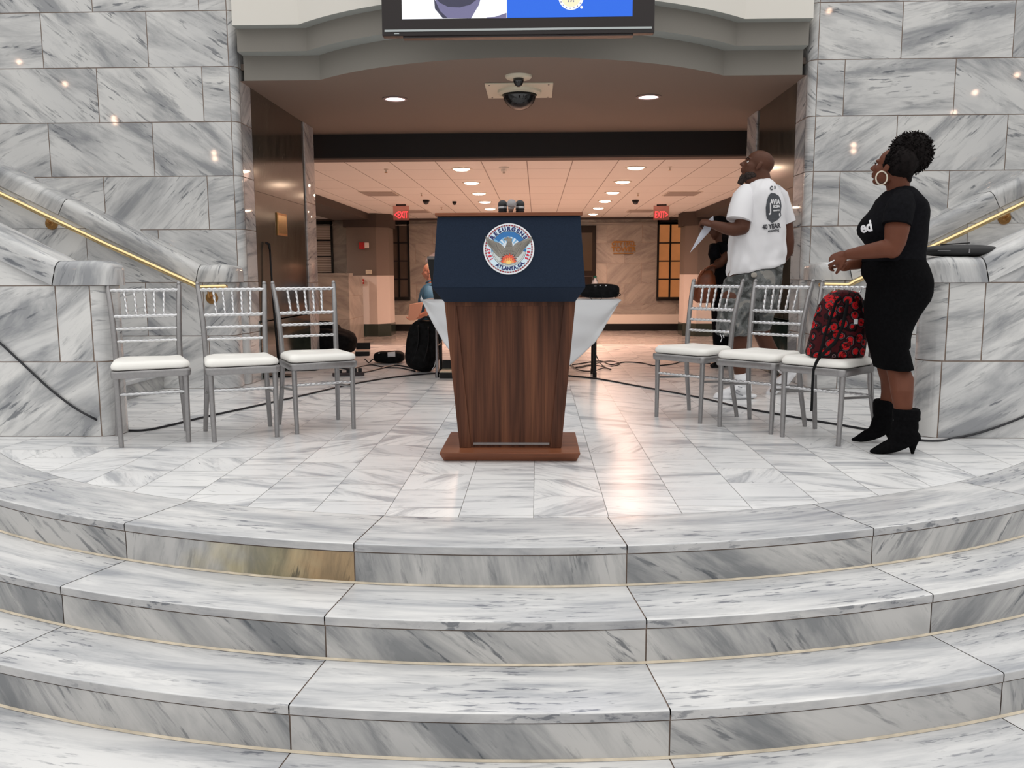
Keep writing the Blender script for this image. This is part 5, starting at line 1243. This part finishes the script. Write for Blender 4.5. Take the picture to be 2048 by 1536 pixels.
boot([(799, 1749, 1788, .062), (806, 1748, 1789, .064), (818, 1748, 1788, .064), (828, 1747, 1788, .064), (832, 1749, 1785, .058), (842, 1745, 1784, .056), (852, 1741, 1783, .052), (860, 1737, 1782, .048)],
     [(1774, 852, .038), (1757, 862, .038), (1742, 868, .037), (1729, 873, .031), (1719, 876.5, .023), (1712, 878, .015), (1706, 879, .010)], [(1778, 856, .032), (1779, 868, .022), (1780, 880, .009)], 4.80, 'boot')
# hair: close cap and puff of short curls
q = MB(); cap_c = hc + HR @ Vector((-.026, 0, .040)); q.ell(cap_c + HR @ Vector((-.010, 0, 0)), (.090, .080, .082), HR, 28); q.ell(at(1806, 345, WYc), (.050, .066, .055), None, 20); q.ell(at(1810, 358, WYc), (.030, .055, .030), None, 16)
pc = at(1822, 306, WYc + .01); pr = 40 * px(WYc)
q.ell(pc, (pr * .93, pr * .95, pr * .93), None, 28)
rnd = random.Random(5)
for k in range(2600):
    while True:
        d = Vector((rnd.gauss(0, 1), rnd.gauss(0, 1), rnd.gauss(0, 1))).normalized()
        if k < 1150: base = pc + d * pr * rnd.uniform(.82, .93); ok = True
        else:
            base = cap_c + HR @ Vector((d.x * .095, d.y * .078, d.z * .080)); ok = (HR.transposed() @ (base - cap_c)).x < .045 and d.z > -.5
        if ok: break
    L_ = rnd.uniform(.010, .020) if k < 1150 else rnd.uniform(.004, .009); side = d.orthogonal().normalized() * rnd.uniform(-1, 1); side2 = d.cross(side); ph_ = rnd.uniform(0, 6)
    P = [base + d * L_ * j / 4 + (side * math.cos(ph_ + j * 1.8) + side2 * math.sin(ph_ + j * 1.8)) * .0045 for j in range(5)]
    q.tube(P, [.0032, .003, .0028, .0026, .0018], 4)
hr_ = add(q.build('hair', M['hair'], smooth=True)); wrinkle(hr_, .016, .012, 'hair_w')
q = MB(); ec = at(1763, 356, WYc - .105); rr_ = 12.2 * px(WYc)
q.tube([ec + Vector((rr_ * .93 * math.sin(a), .006 * math.sin(a), rr_ * math.cos(a))) for a in [2 * PI * k / 40 for k in range(41)]], .0036, 10, cap=False); add(q.build('hoop_earring', M['hoop'], smooth=True))
# lettering on the chest, wrapped onto the cloth
dirv = Vector((.35, 1, 0)).normalized()
me = text_mesh('ed', .078, .0030, 'CENTER', 0); ul = at(1732.5, 454.5, WYc - .35)
bm = bmesh.new(); bm.from_mesh(me); bmesh.ops.subdivide_edges(bm, edges=bm.edges, cuts=1, use_grid_fill=False); bm.to_mesh(me); bm.free()
me.transform(Matrix.Translation(ul) @ FRONT @ Matrix.Rotation(.22, 4, 'Z') @ Matrix.Diagonal((.80, 1, 1, 1))); me.materials.clear(); me.materials.append(M['tee'])
o = bpy.data.objects.new('chest_lettering', me); COL.objects.link(o); project(o, shirt, ul - Vector((0, 0, EYE)), .004); add(o)
# white stick between her fingers
q = MB(); q.limb([at(1652, 529, 4.50), at(1668, 521, 4.51)], [.0035, .0035], 10); o = q.build('lip_balm', M['cloth'], None, smooth=True); tag(o, 'thin white stick held between the fingers of the woman in black', 'stick')

# --- the man in the white t-shirt
t = person('bald bearded man in white t-shirt and camouflage shorts looking up to the left', (1.70, 6.6, 0)); PMN = t
MY = 6.60
q = MB(); HR = frame((-.93, .05, .36)); hc = at(1513, 333, MY); head_parts(q, hc, HR, 1.08)
lm(q, [(1519, 345, MY, .070), (1522, 360, MY, .072), (1526, 376, MY, .085)]); lm(q, [(1496, 353, MY, .045), (1506, 361, MY, .058), (1516, 372, MY, .075)])
loft(q, [(378, 1498, 1552, .12), (392, 1480, 1560, .16), (430, 1472, 1562, .17), (500, 1466, 1562, .16), (560, 1454, 1560, .16), (610, 1445, 1552, .14)], MY)
lm(q, [(1487, 395, 6.50, .070), (1485, 420, 6.47, .062), (1486, 440, 6.45, .060), (1485, 455, 6.44, .054)])
lm(q, [(1484, 455, 6.44, .056), (1468, 459, 6.44, .053), (1452, 457, 6.45, .045), (1436, 452, 6.46, .036), (1427, 449, 6.47, .032)])
w1 = at(1428, 450, 6.47); hand(q, w1, at(1412, 445, 6.50) - w1, (-.1, .5, -.8), -1, (.95, 1.0, 1.05, 1.1), 1.05, .6)
lm(q, [(1556, 395, 6.70, .068), (1567, 425, 6.73, .058), (1573, 455, 6.74, .052), (1576, 485, 6.74, .048), (1575, 503, 6.75, .046)]); lm(q, [(1575, 503, 6.75, .045), (1562, 520, 6.88, .038), (1545, 530, 7.0, .030)])
w2 = at(1547, 530, 7.0); hand(q, w2, at(1530, 536, 7.05) - w2, (0, -.3, -.9), 1, (.6, .7, .8, .8), 1.0)
lm(q, [(1468, 600, 6.55, .10), (1467, 640, 6.55, .080), (1479, 680, 6.54, .066), (1480, 702, 6.54, .062), (1479, 730, 6.54, .050), (1481, 755, 6.54, .042), (1484, 775, 6.54, .038)])
lm(q, [(1524, 600, 6.68, .10), (1518, 640, 6.68, .080), (1524, 668, 6.69, .062), (1534, 690, 6.71, .062), (1548, 712, 6.74, .052), (1564, 732, 6.77, .042), (1572, 744, 6.78, .038)])
lm(q, [(1484, 775, 6.54, .040), (1455, 786, 6.52, .026)]); lm(q, [(1572, 746, 6.78, .038), (1545, 782, 6.74, .026)])
body = q.build('body', M['skin_m']); add(body); remesh(body, .0055, 5)
eyes(hc, HR, t, 1.08)
for c in list(t.children):
    if c.name.startswith('eye') : c.matrix_parent_inverse = Matrix.Translation(-t.location)
q = MB(); Pb = lambda x, y, z: hc + HR @ (Vector((x, y, z)) * 1.08)
for p, r in (((.052, 0, -.100), (.030, .034, .024)), ((.056, 0, -.122), (.022, .024, .024)), ((.030, .040, -.082), (.034, .020, .026)), ((.030, -.040, -.082), (.034, .020, .026)), ((.008, .050, -.066), (.030, .012, .022)), ((.008, -.050, -.066), (.030, .012, .022)), ((.040, 0, -.108), (.034, .040, .020)), ((.064, 0, -.142), (.014, .014, .014))): q.ell(Pb(*p), [a * 1.08 for a in r], HR, 16)
rnd = random.Random(9)
for k in range(260):
    a = rnd.uniform(0, 2 * PI); p = Pb(.058 + rnd.uniform(-.02, .024), .026 * math.cos(a), -.10 - rnd.uniform(0, .045)); q.tube([p, p + HR @ Vector((.006 * math.cos(a), .006 * math.sin(a), -.016))], [.002, .001], 4)
o = add(q.build('beard', plain('greying_beard', (.040, .030, .027), .9, spec=.1, noise=.6, nscale=90)))
remesh(o, .006, 2)
# shirt
q = MB()
def mfold(th, i): return min(1, max(0, (i - 5) / 6)) * (.026 * math.sin(4 * th + .35 * i) + .020 * math.sin(11 * th + i * .55)) + .004 * math.sin(6 * th)
hem = lambda y, xl, xr, ry: (y, xl, xr, ry, 0, .24)
loft(q, [(358, 1515, 1538, .085, 0, .05), (362, 1506, 1542, .11, 0, .05), (368, 1493, 1548, .155), (375, 1485, 1553, .185), (385, 1478, 1560, .20), (398, 1473, 1565, .205), (415, 1469, 1567, .205), (432, 1466, 1568, .2), (450, 1461, 1568, .195), (470, 1459, 1568, .19), (488, 1459, 1568, .187), (505, 1458, 1568, .185), (518, 1457, 1568, .188, 0, .06), (528, 1456, 1569, .190, 0, .13), (536, 1455, 1569, .192, 0, .19), (540, 1455, 1568, .190, 0, .24), (541, 1460, 1563, .165, 0, .24)], MY, 56, .92, fold=mfold)
tee = add(q.build('t_shirt', M['tee'], smooth=True, angle=60)); ss = tee.modifiers.new('sub', 'SUBSURF'); ss.levels = ss.render_levels = 1; wrinkle(tee, .040, .11, 'tee_w')
for rows in ([(1494, 384, 6.55, .070), (1488, 396, 6.49, .086), (1482, 416, 6.46, .090), (1477, 441, 6.44, .094)], [(1546, 384, 6.66, .070), (1556, 396, 6.71, .080), (1566, 420, 6.73, .070), (1574, 445, 6.74, .066)]):
    q = MB(); q.tube([at(r[0], r[1], r[2]) for r in rows], [r[3] for r in rows], 26); o = add(q.build('sleeve', M['tee'], smooth=True, angle=60)); wrinkle(o, .012, .08, 'sl2_w')
# print on the back
M['print_grey'] = plain('print_grey', (.075, .080, .092), .8); M['print_dark'] = plain('print_dark', (.05, .05, .06), .8)
q = MB(); sh = [(1542, 385), (1550, 386), (1558, 391), (1562, 400), (1563.5, 412), (1562, 424), (1563, 432), (1556, 440), (1547, 445), (1544.5, 447), (1541, 444), (1534, 438), (1532, 430), (1531.5, 415), (1534, 400), (1537, 391)]
gx = 14; P = [at(x, y, MY - .3) for x, y in sh]; 
bm = bmesh.new(); vs = [bm.verts.new(p) for p in P]; bm.faces.new(vs); bmesh.ops.triangulate(bm, faces=bm.faces); bmesh.ops.subdivide_edges(bm, edges=bm.edges, cuts=3, use_grid_fill=True)
me = bpy.data.meshes.new('back_print'); bm.to_mesh(me); bm.free(); me.materials.append(M['print_grey']); sho = bpy.data.objects.new('back_print', me); COL.objects.link(sho); project(sho, tee, at(1547, 416, 5) - Vector((0, 0, EYE)), .004); add(sho)
def back_text(s_, x, y, size, mat, bold=.002, rot=.08, sx=.8, off=.006, shear=0):
    me = text_mesh(s_, size, bold, 'CENTER', 0); p = at(x, y, MY - .3); me.transform(Matrix.Translation(p) @ FRONT @ Matrix.Rotation(rot, 4, 'Z') @ Matrix.Diagonal((sx, 1, 1, 1))); me.materials.clear(); me.materials.append(mat)
    o = bpy.data.objects.new('back_lettering', me); COL.objects.link(o); project(o, tee, p - Vector((0, 0, EYE)), off); add(o); return o
back_text('C', 1543, 376.5, .036, M['print_grey'], .003, .1); back_text('3', 1550, 375, .026, M['print_grey'], .002, .1)
back_text('AVIA', 1550, 404, .052, M['tee'], .0025, .03, .62, .0085); back_text('ECGIA', 1553, 413, .024, M['tee'], .0015, .05, .7, .0085); back_text('J', 1541, 416, .09, M['tee'], .002, .05, .7, .0085)
back_text('MINISTRY', 1553, 421, .014, M['tee'], .001, .05, .8, .0085)
back_text('40 YEAR', 1543, 453, .046, M['print_dark'], .002, .09, .78); back_text('anointing', 1547, 461, .026, M['print_dark'], .001, .11, .85)
# shorts
m, nt, b_ = new_mat('camouflage'); N = nt.nodes; L = nt.links; tcn = N.new('ShaderNodeTexCoord'); nz = N.new('ShaderNodeTexNoise'); nz.inputs['Scale'].default_value = 9; nz.inputs['Detail'].default_value = 3; nz.inputs['Distortion'].default_value = 1.2; L.new(tcn.outputs['Object'], nz.inputs['Vector'])
r_ = N.new('ShaderNodeValToRGB'); r_.color_ramp.interpolation = 'CONSTANT'; e = r_.color_ramp.elements; e[0].position = 0; e[0].color = (.050, .052, .050, 1); e[1].position = .62; e[1].color = (.27, .26, .24, 1)
for p_, c_ in ((.43, (.105, .110, .108, 1)), (.52, (.165, .170, .168, 1))): z = e.new(p_); z.color = c_
L.new(nz.outputs[0], r_.inputs[0]); L.new(r_.outputs[0], b_.inputs['Base Color']); b_.inputs['Roughness'].default_value = .9; M['camo'] = m
q = MB(); loft(q, [(534, 1470, 1562, .150, 0, .2), (542, 1456, 1564, .175, 0, .2), (560, 1448, 1562, .185), (580, 1445, 1559, .185), (600, 1441, 1556, .175), (618, 1440, 1553, .16)], MY, 40, .95)
loft(q, [(598, 1441, 1503, .12, -.06), (625, 1436, 1503, .125, -.06), (650, 1433, 1500, .125, -.06), (668, 1433, 1497, .12, -.06), (671, 1438, 1492, .10, -.06)], MY, 32, fold=lambda th, i: .03 * math.sin(4 * th + i))
loft(q, [(598, 1496, 1556, .12, .08), (625, 1496, 1550, .12, .08), (645, 1495, 1544, .115, .08), (658, 1495, 1538, .11, .08), (661, 1500, 1534, .09, .08)], MY, 32, fold=lambda th, i: .03 * math.sin(4 * th + i))
sh_ = add(q.build('shorts', M['camo'])); remesh(sh_, .008, 3); wrinkle(sh_, .022, .06, 'shorts_w')
q = MB(); q.ell(at(1508, 550, MY - .19), (.022, .008, .018), None, 16, e=.7); add(q.build('pocket_patch', plain('patch', (.36, .33, .29), .8), smooth=True))
for pts in ([(1440, 668), (1444, 676), (1441, 684)], [(1446, 670), (1448, 676)]):
    q = MB(); q.tube([at(x, y, 6.42) for x, y in pts], .003, 6); add(q.build('loose_thread', M['tee']))
# shoes and socks
def shoe(pts, sole, Ys, nm):
    q = MB(); q.limb([at(a, b, Ys) for a, b, r in pts], [r for a, b, r in pts], 18); q.limb([at(a, b, Ys) for a, b, r in sole], [r for a, b, r in sole], 16, flat=.45, up=(0, 0, 1))
    o = add(q.build(nm, M['shoe_w'])); remesh(o, .006, 3); return o
s1 = shoe([(1488, 762, .052), (1492, 778, .050), (1480, 780, .052), (1466, 783, .048), (1452, 787, .040), (1441, 790, .030), (1434, 791, .024)], [(1503, 792, .042), (1480, 793, .046), (1450, 794, .046), (1433, 794, .030)], 6.53, 'shoe')
s2 = shoe([(1575, 738, .048), (1580, 748, .046), (1570, 758, .050), (1558, 768, .046), (1547, 778, .038), (1538, 786, .028)], [(1588, 748, .036), (1570, 768, .042), (1550, 785, .036), (1536, 791, .024)], 6.76, 'shoe')
for Ys, ch_ in ((6.47, ((1468, 784), (1474, 780), (1480, 784))), (6.47, ((1460, 789), (1468, 783), (1478, 789), (1486, 791))), (6.47, ((1476, 773), (1484, 775)))):
    q = MB(); q.tube([at(a, b, Ys) for a, b in ch_], .0045, 6); add(q.build('shoe_stripe', plain('grey_stripe', (.30, .31, .33), .6) if 'grey_stripe' not in MATS else MATS['grey_stripe']))
q = MB(); q.tube([at(1480, 747, 6.54), at(1482, 762, 6.54), at(1486, 775, 6.54)], [.046, .046, .048], 20); add(q.build('sock', M['tee'], smooth=True))
q = MB(); q.tube([at(1555, 722, 6.755), at(1566, 735, 6.77), at(1574, 746, 6.78)], [.050, .048, .046], 20); add(q.build('sock', M['tee'], smooth=True))
# paper in his hand
q = MB(); A_ = [(1426.5, 431.5), (1427.5, 444), (1419, 463), (1400, 484), (1380, 505), (1391, 484), (1403, 460), (1416, 440)]
V = [at(x, y, 6.53 + .02 * math.sin(i)) for i, (x, y) in enumerate(A_)]; q.add(V, [(0, 1, 2, 6, 7), (2, 3, 5, 6), (3, 4, 5)]); o = q.build('folded_paper', plain('paper', (.68, .71, .80), .7)); s_ = o.modifiers.new('solid', 'SOLIDIFY'); s_.thickness = .0015
tag(o, 'white folded sheet of paper in the hand of the man in the white t-shirt', 'paper')

# --- the person with the brown bag behind the man
t = person('person in dark cap and black clothes holding a brown bag behind the bald man', (1.93, 8.85, 0)); BYY = 8.85
q = MB(); HR = frame((-.85, -.45, -.25)); hc = at(1434, 458, BYY); head_parts(q, hc, HR, .98)
lm(q, [(1440, 470, BYY, .055), (1444, 486, BYY, .065)])
loft(q, [(486, 1432, 1460, .10), (500, 1424, 1470, .15), (560, 1428, 1468, .14), (590, 1428, 1470, .14)], BYY)
lm(q, [(1430, 500, 8.70, .045), (1437, 526, 8.66, .042)]); lm(q, [(1453, 512, 8.66, .046), (1440, 528, 8.62, .040), (1428, 533, 8.58, .032)])
w1 = at(1428, 533, 8.58); hand(q, w1, at(1418, 540, 8.56) - w1, (.0, .4, -.9), 1, (.8, .9, 1.0, 1.0), .95)
lm(q, [(1460, 505, 9.0, .05), (1466, 540, 9.0, .042), (1450, 550, 8.85, .034)]); w2 = at(1450, 550, 8.85); hand(q, w2, at(1438, 552, 8.8) - w2, (0, -.3, -.9), 1, (.7,) * 4, .95)
lm(q, [(1440, 600, 8.80, .085), (1438, 665, 8.80, .060), (1440, 722, 8.80, .042)]); lm(q, [(1458, 600, 8.92, .085), (1456, 665, 8.92, .060), (1456, 718, 8.92, .042)])
body = add(q.build('body', M['skin_m'])); remesh(body, .008, 4)
q = MB(); q.ell(hc + HR @ Vector((-.012, 0, .06)), (.108, .088, .072), HR, 22, e=.9); q.ell(hc + HR @ Vector((.10, 0, .045)), (.06, .07, .010), HR, 18); add(q.build('cap', M['blackcloth'], smooth=True))
q = MB(); q.ell(at(1446, 452, BYY), (.06, .09, .09), None, 20); q.ell(at(1450, 478, BYY), (.06, .09, .11), None, 20); add(q.build('hair', M['hair'], smooth=True))
q = MB(); loft(q, [(484, 1434, 1462, .11), (492, 1426, 1470, .16), (510, 1422, 1474, .175), (540, 1421, 1473, .165), (575, 1424, 1475, .17), (598, 1426, 1475, .165)], BYY, 32, .95, fold=lambda th, i: .03 * math.sin(4 * th + i)); o = add(q.build('top', M['shirt_black'], smooth=True))
for rows in ([(1430, 492, 8.72, .058), (1428, 508, 8.68, .060), (1433, 520, 8.65, .055)], [(1458, 494, 8.98, .058), (1464, 520, 9.0, .060)]):
    q = MB(); q.tube([at(r[0], r[1], r[2]) for r in rows], [r[3] for r in rows], 20); add(q.build('sleeve', M['shirt_black'], smooth=True))
for Yl, x0_ in ((8.80, 1440), (8.92, 1457)):
    q = MB(); q.tube([at(x0_ + 2, 590, Yl), at(x0_, 640, Yl), at(x0_, 690, Yl), at(x0_ + 1, 726, Yl)], [.105, .085, .070, .062], 22); add(q.build('trouser_leg', M['shirt_black'], smooth=True, angle=60))
for Yl, x0_, yb in ((8.78, 1440, 732), (8.92, 1457, 729)):
    q = MB(); q.limb([at(x0_ + 4, yb - 4, Yl), at(x0_ - 6, yb - 2, Yl - .04), at(x0_ - 15, yb - 1, Yl - .08)], [.040, .036, .026], 14); add(q.build('shoe', M['black'], smooth=True))
bc = at(1411, 578, 8.55); t = thing('handbag', 'large soft brown leather bag held by the person in black behind the chairs', 'bag', (bc.x, 8.55, bc.z))
M['leather'] = plain('brown_leather', (.22, .060, .022), .5, noise=.4, nscale=10)
q = MB(); R = []
for z, hw_, ry in ((.18, .055, .03), (.13, .085, .06), (.05, .10, .08), (-.05, .125, .09), (-.11, .115, .085), (-.135, .07, .05)):
    R.append([Vector((.02 * z * 2 + hw_ * math.cos(a) * (1 + .06 * math.sin(5 * a + 9 * z)), ry * math.sin(a), z)) for a in [2 * PI * k / 28 for k in range(28)]])
q.rings(R); o = q.build('body', M['leather'], t, smooth=True); wrinkle(o, .03, .07, 'lb_w')
q = MB(); q.tube([(-.06, -.03, .12), (-.02, -.04, .20), (.05, -.03, .235), (.09, -.02, .22)], .013, 10, flat=.5); q.build('handle', M['leather'], t, smooth=True)
q = MB(); q.tube([(-.11, -.05, .10), (-.125, -.06, .0), (-.15, -.05, -.10)], .012, 8, flat=.4); q.build('strap', M['leather'], t, smooth=True)

# --- the grey haired man in the hall
OY = 12.4; zf = HF
t = person('grey haired man in teal shirt and khaki trousers left of the podium', (at(858, 600, OY).x, OY, zf))
q = MB(); HR = frame((-.96, -.1, -.12)); hc = at(858, 543, OY); head_parts(q, hc, HR, 1.0)
k_ = px(OY)
lm(q, [(862, 556, OY, .060), (864, 570, OY, .07)]); loft(q, [(570, 848, 884, .12), (590, 842, 888, .16), (640, 838, 882, .14), (662, 842, 884, .15)], OY)
lm(q, [(857, 585, 12.15, .052), (858, 612, 12.1, .045), (852, 627, 12.08, .040)]); lm(q, [(852, 627, 12.08, .040), (840, 632, 12.1, .034), (830, 636, 12.14, .028)])
w1 = at(831, 636, 12.14); hand(q, w1, (-1, .2, -.25), (-.1, .3, 1), 1, (.5,) * 4, 1.0)
lm(q, [(868, 585, 12.65, .052), (868, 615, 12.65, .044), (850, 632, 12.5, .034), (840, 634, 12.4, .028)]); w2 = at(840, 634, 12.4); hand(q, w2, (-1, -.2, -.1), (0, 0, 1), -1, (.4,) * 4, 1.0)
for dx, Yl in ((-4, 12.3), (6, 12.5)):
    a = at(862 + dx * .5, 662, Yl); q.limb([a, Vector((a.x + .01 * dx, Yl, .0)), Vector((a.x + .02 * dx, Yl, zf + .10))], [.085, .060, .042], 16)
body = add(q.build('body', M['skin_l'])); remesh(body, .008, 4)
q = MB(); q.ell(hc + HR @ Vector((-.03, 0, .045)), (.088, .079, .078), HR, 24); q.ell(hc + HR @ Vector((-.06, 0, -.01)), (.045, .072, .045), HR, 20); o = add(q.build('hair', plain('grey_blond_hair', (.52, .38, .28), .8, noise=.25, nscale=60), smooth=True))
q = MB(); loft(q, [(566, 856, 876, .08), (571, 848, 884, .14), (580, 841, 890, .19), (600, 836, 892, .20), (625, 835, 886, .19), (650, 836, 885, .18)], OY, 32, .95, fold=lambda th, i: .02 * math.sin(4 * th + i)); add(q.build('shirt', plain('teal_shirt', (.035, .14, .26), .8, noise=.15, nscale=12), smooth=True))
for rows in ([(858, 576, 12.2, .07), (856, 592, 12.13, .075), (858, 608, 12.1, .070)], [(872, 576, 12.6, .07), (870, 605, 12.65, .070)]):
    q = MB(); q.tube([at(r[0], r[1], r[2]) for r in rows], [r[3] for r in rows], 20); add(q.build('sleeve', MATS['teal_shirt'], smooth=True))
q = MB(); q.tube([at(852, 566, 12.26), at(858, 562, 12.24), at(866, 561, 12.24), at(874, 564, 12.3)], .022, 10, flat=.5); add(q.build('collar', MATS['teal_shirt'], smooth=True))
M['khaki'] = plain('khaki', (.26, .17, .075), .85)
for dx, Yl in ((-4, 12.3), (6, 12.5)):
    a = at(862 + dx * .5, 640, Yl); q = MB(); q.tube([a, Vector((a.x + .005 * dx, Yl, .05)), Vector((a.x + .02 * dx, Yl, zf + .07))], [.125, .095, .075], 22); add(q.build('trouser_leg', M['khaki'], smooth=True, angle=60))
    q = MB(); q.limb([Vector((a.x + .03, Yl, zf + .05)), Vector((a.x - .08, Yl, zf + .045)), Vector((a.x - .16, Yl, zf + .035))], [.045, .042, .030], 14); add(q.build('shoe', M['black'], smooth=True))
V = [(819, 609), (832, 606), (845, 605), (842, 622), (836, 634), (828, 641), (816, 640), (817, 624)]
q = MB(); q.prism([at(x, y, 12.0) for x, y in V], (0, .05, 0)); o = q.build('paper_bag', plain('peach_paper', (.60, .36, .27), .8), None, bevel=.006)
tag(o, 'folded peach coloured papers held in front of the grey haired man', 'paper')
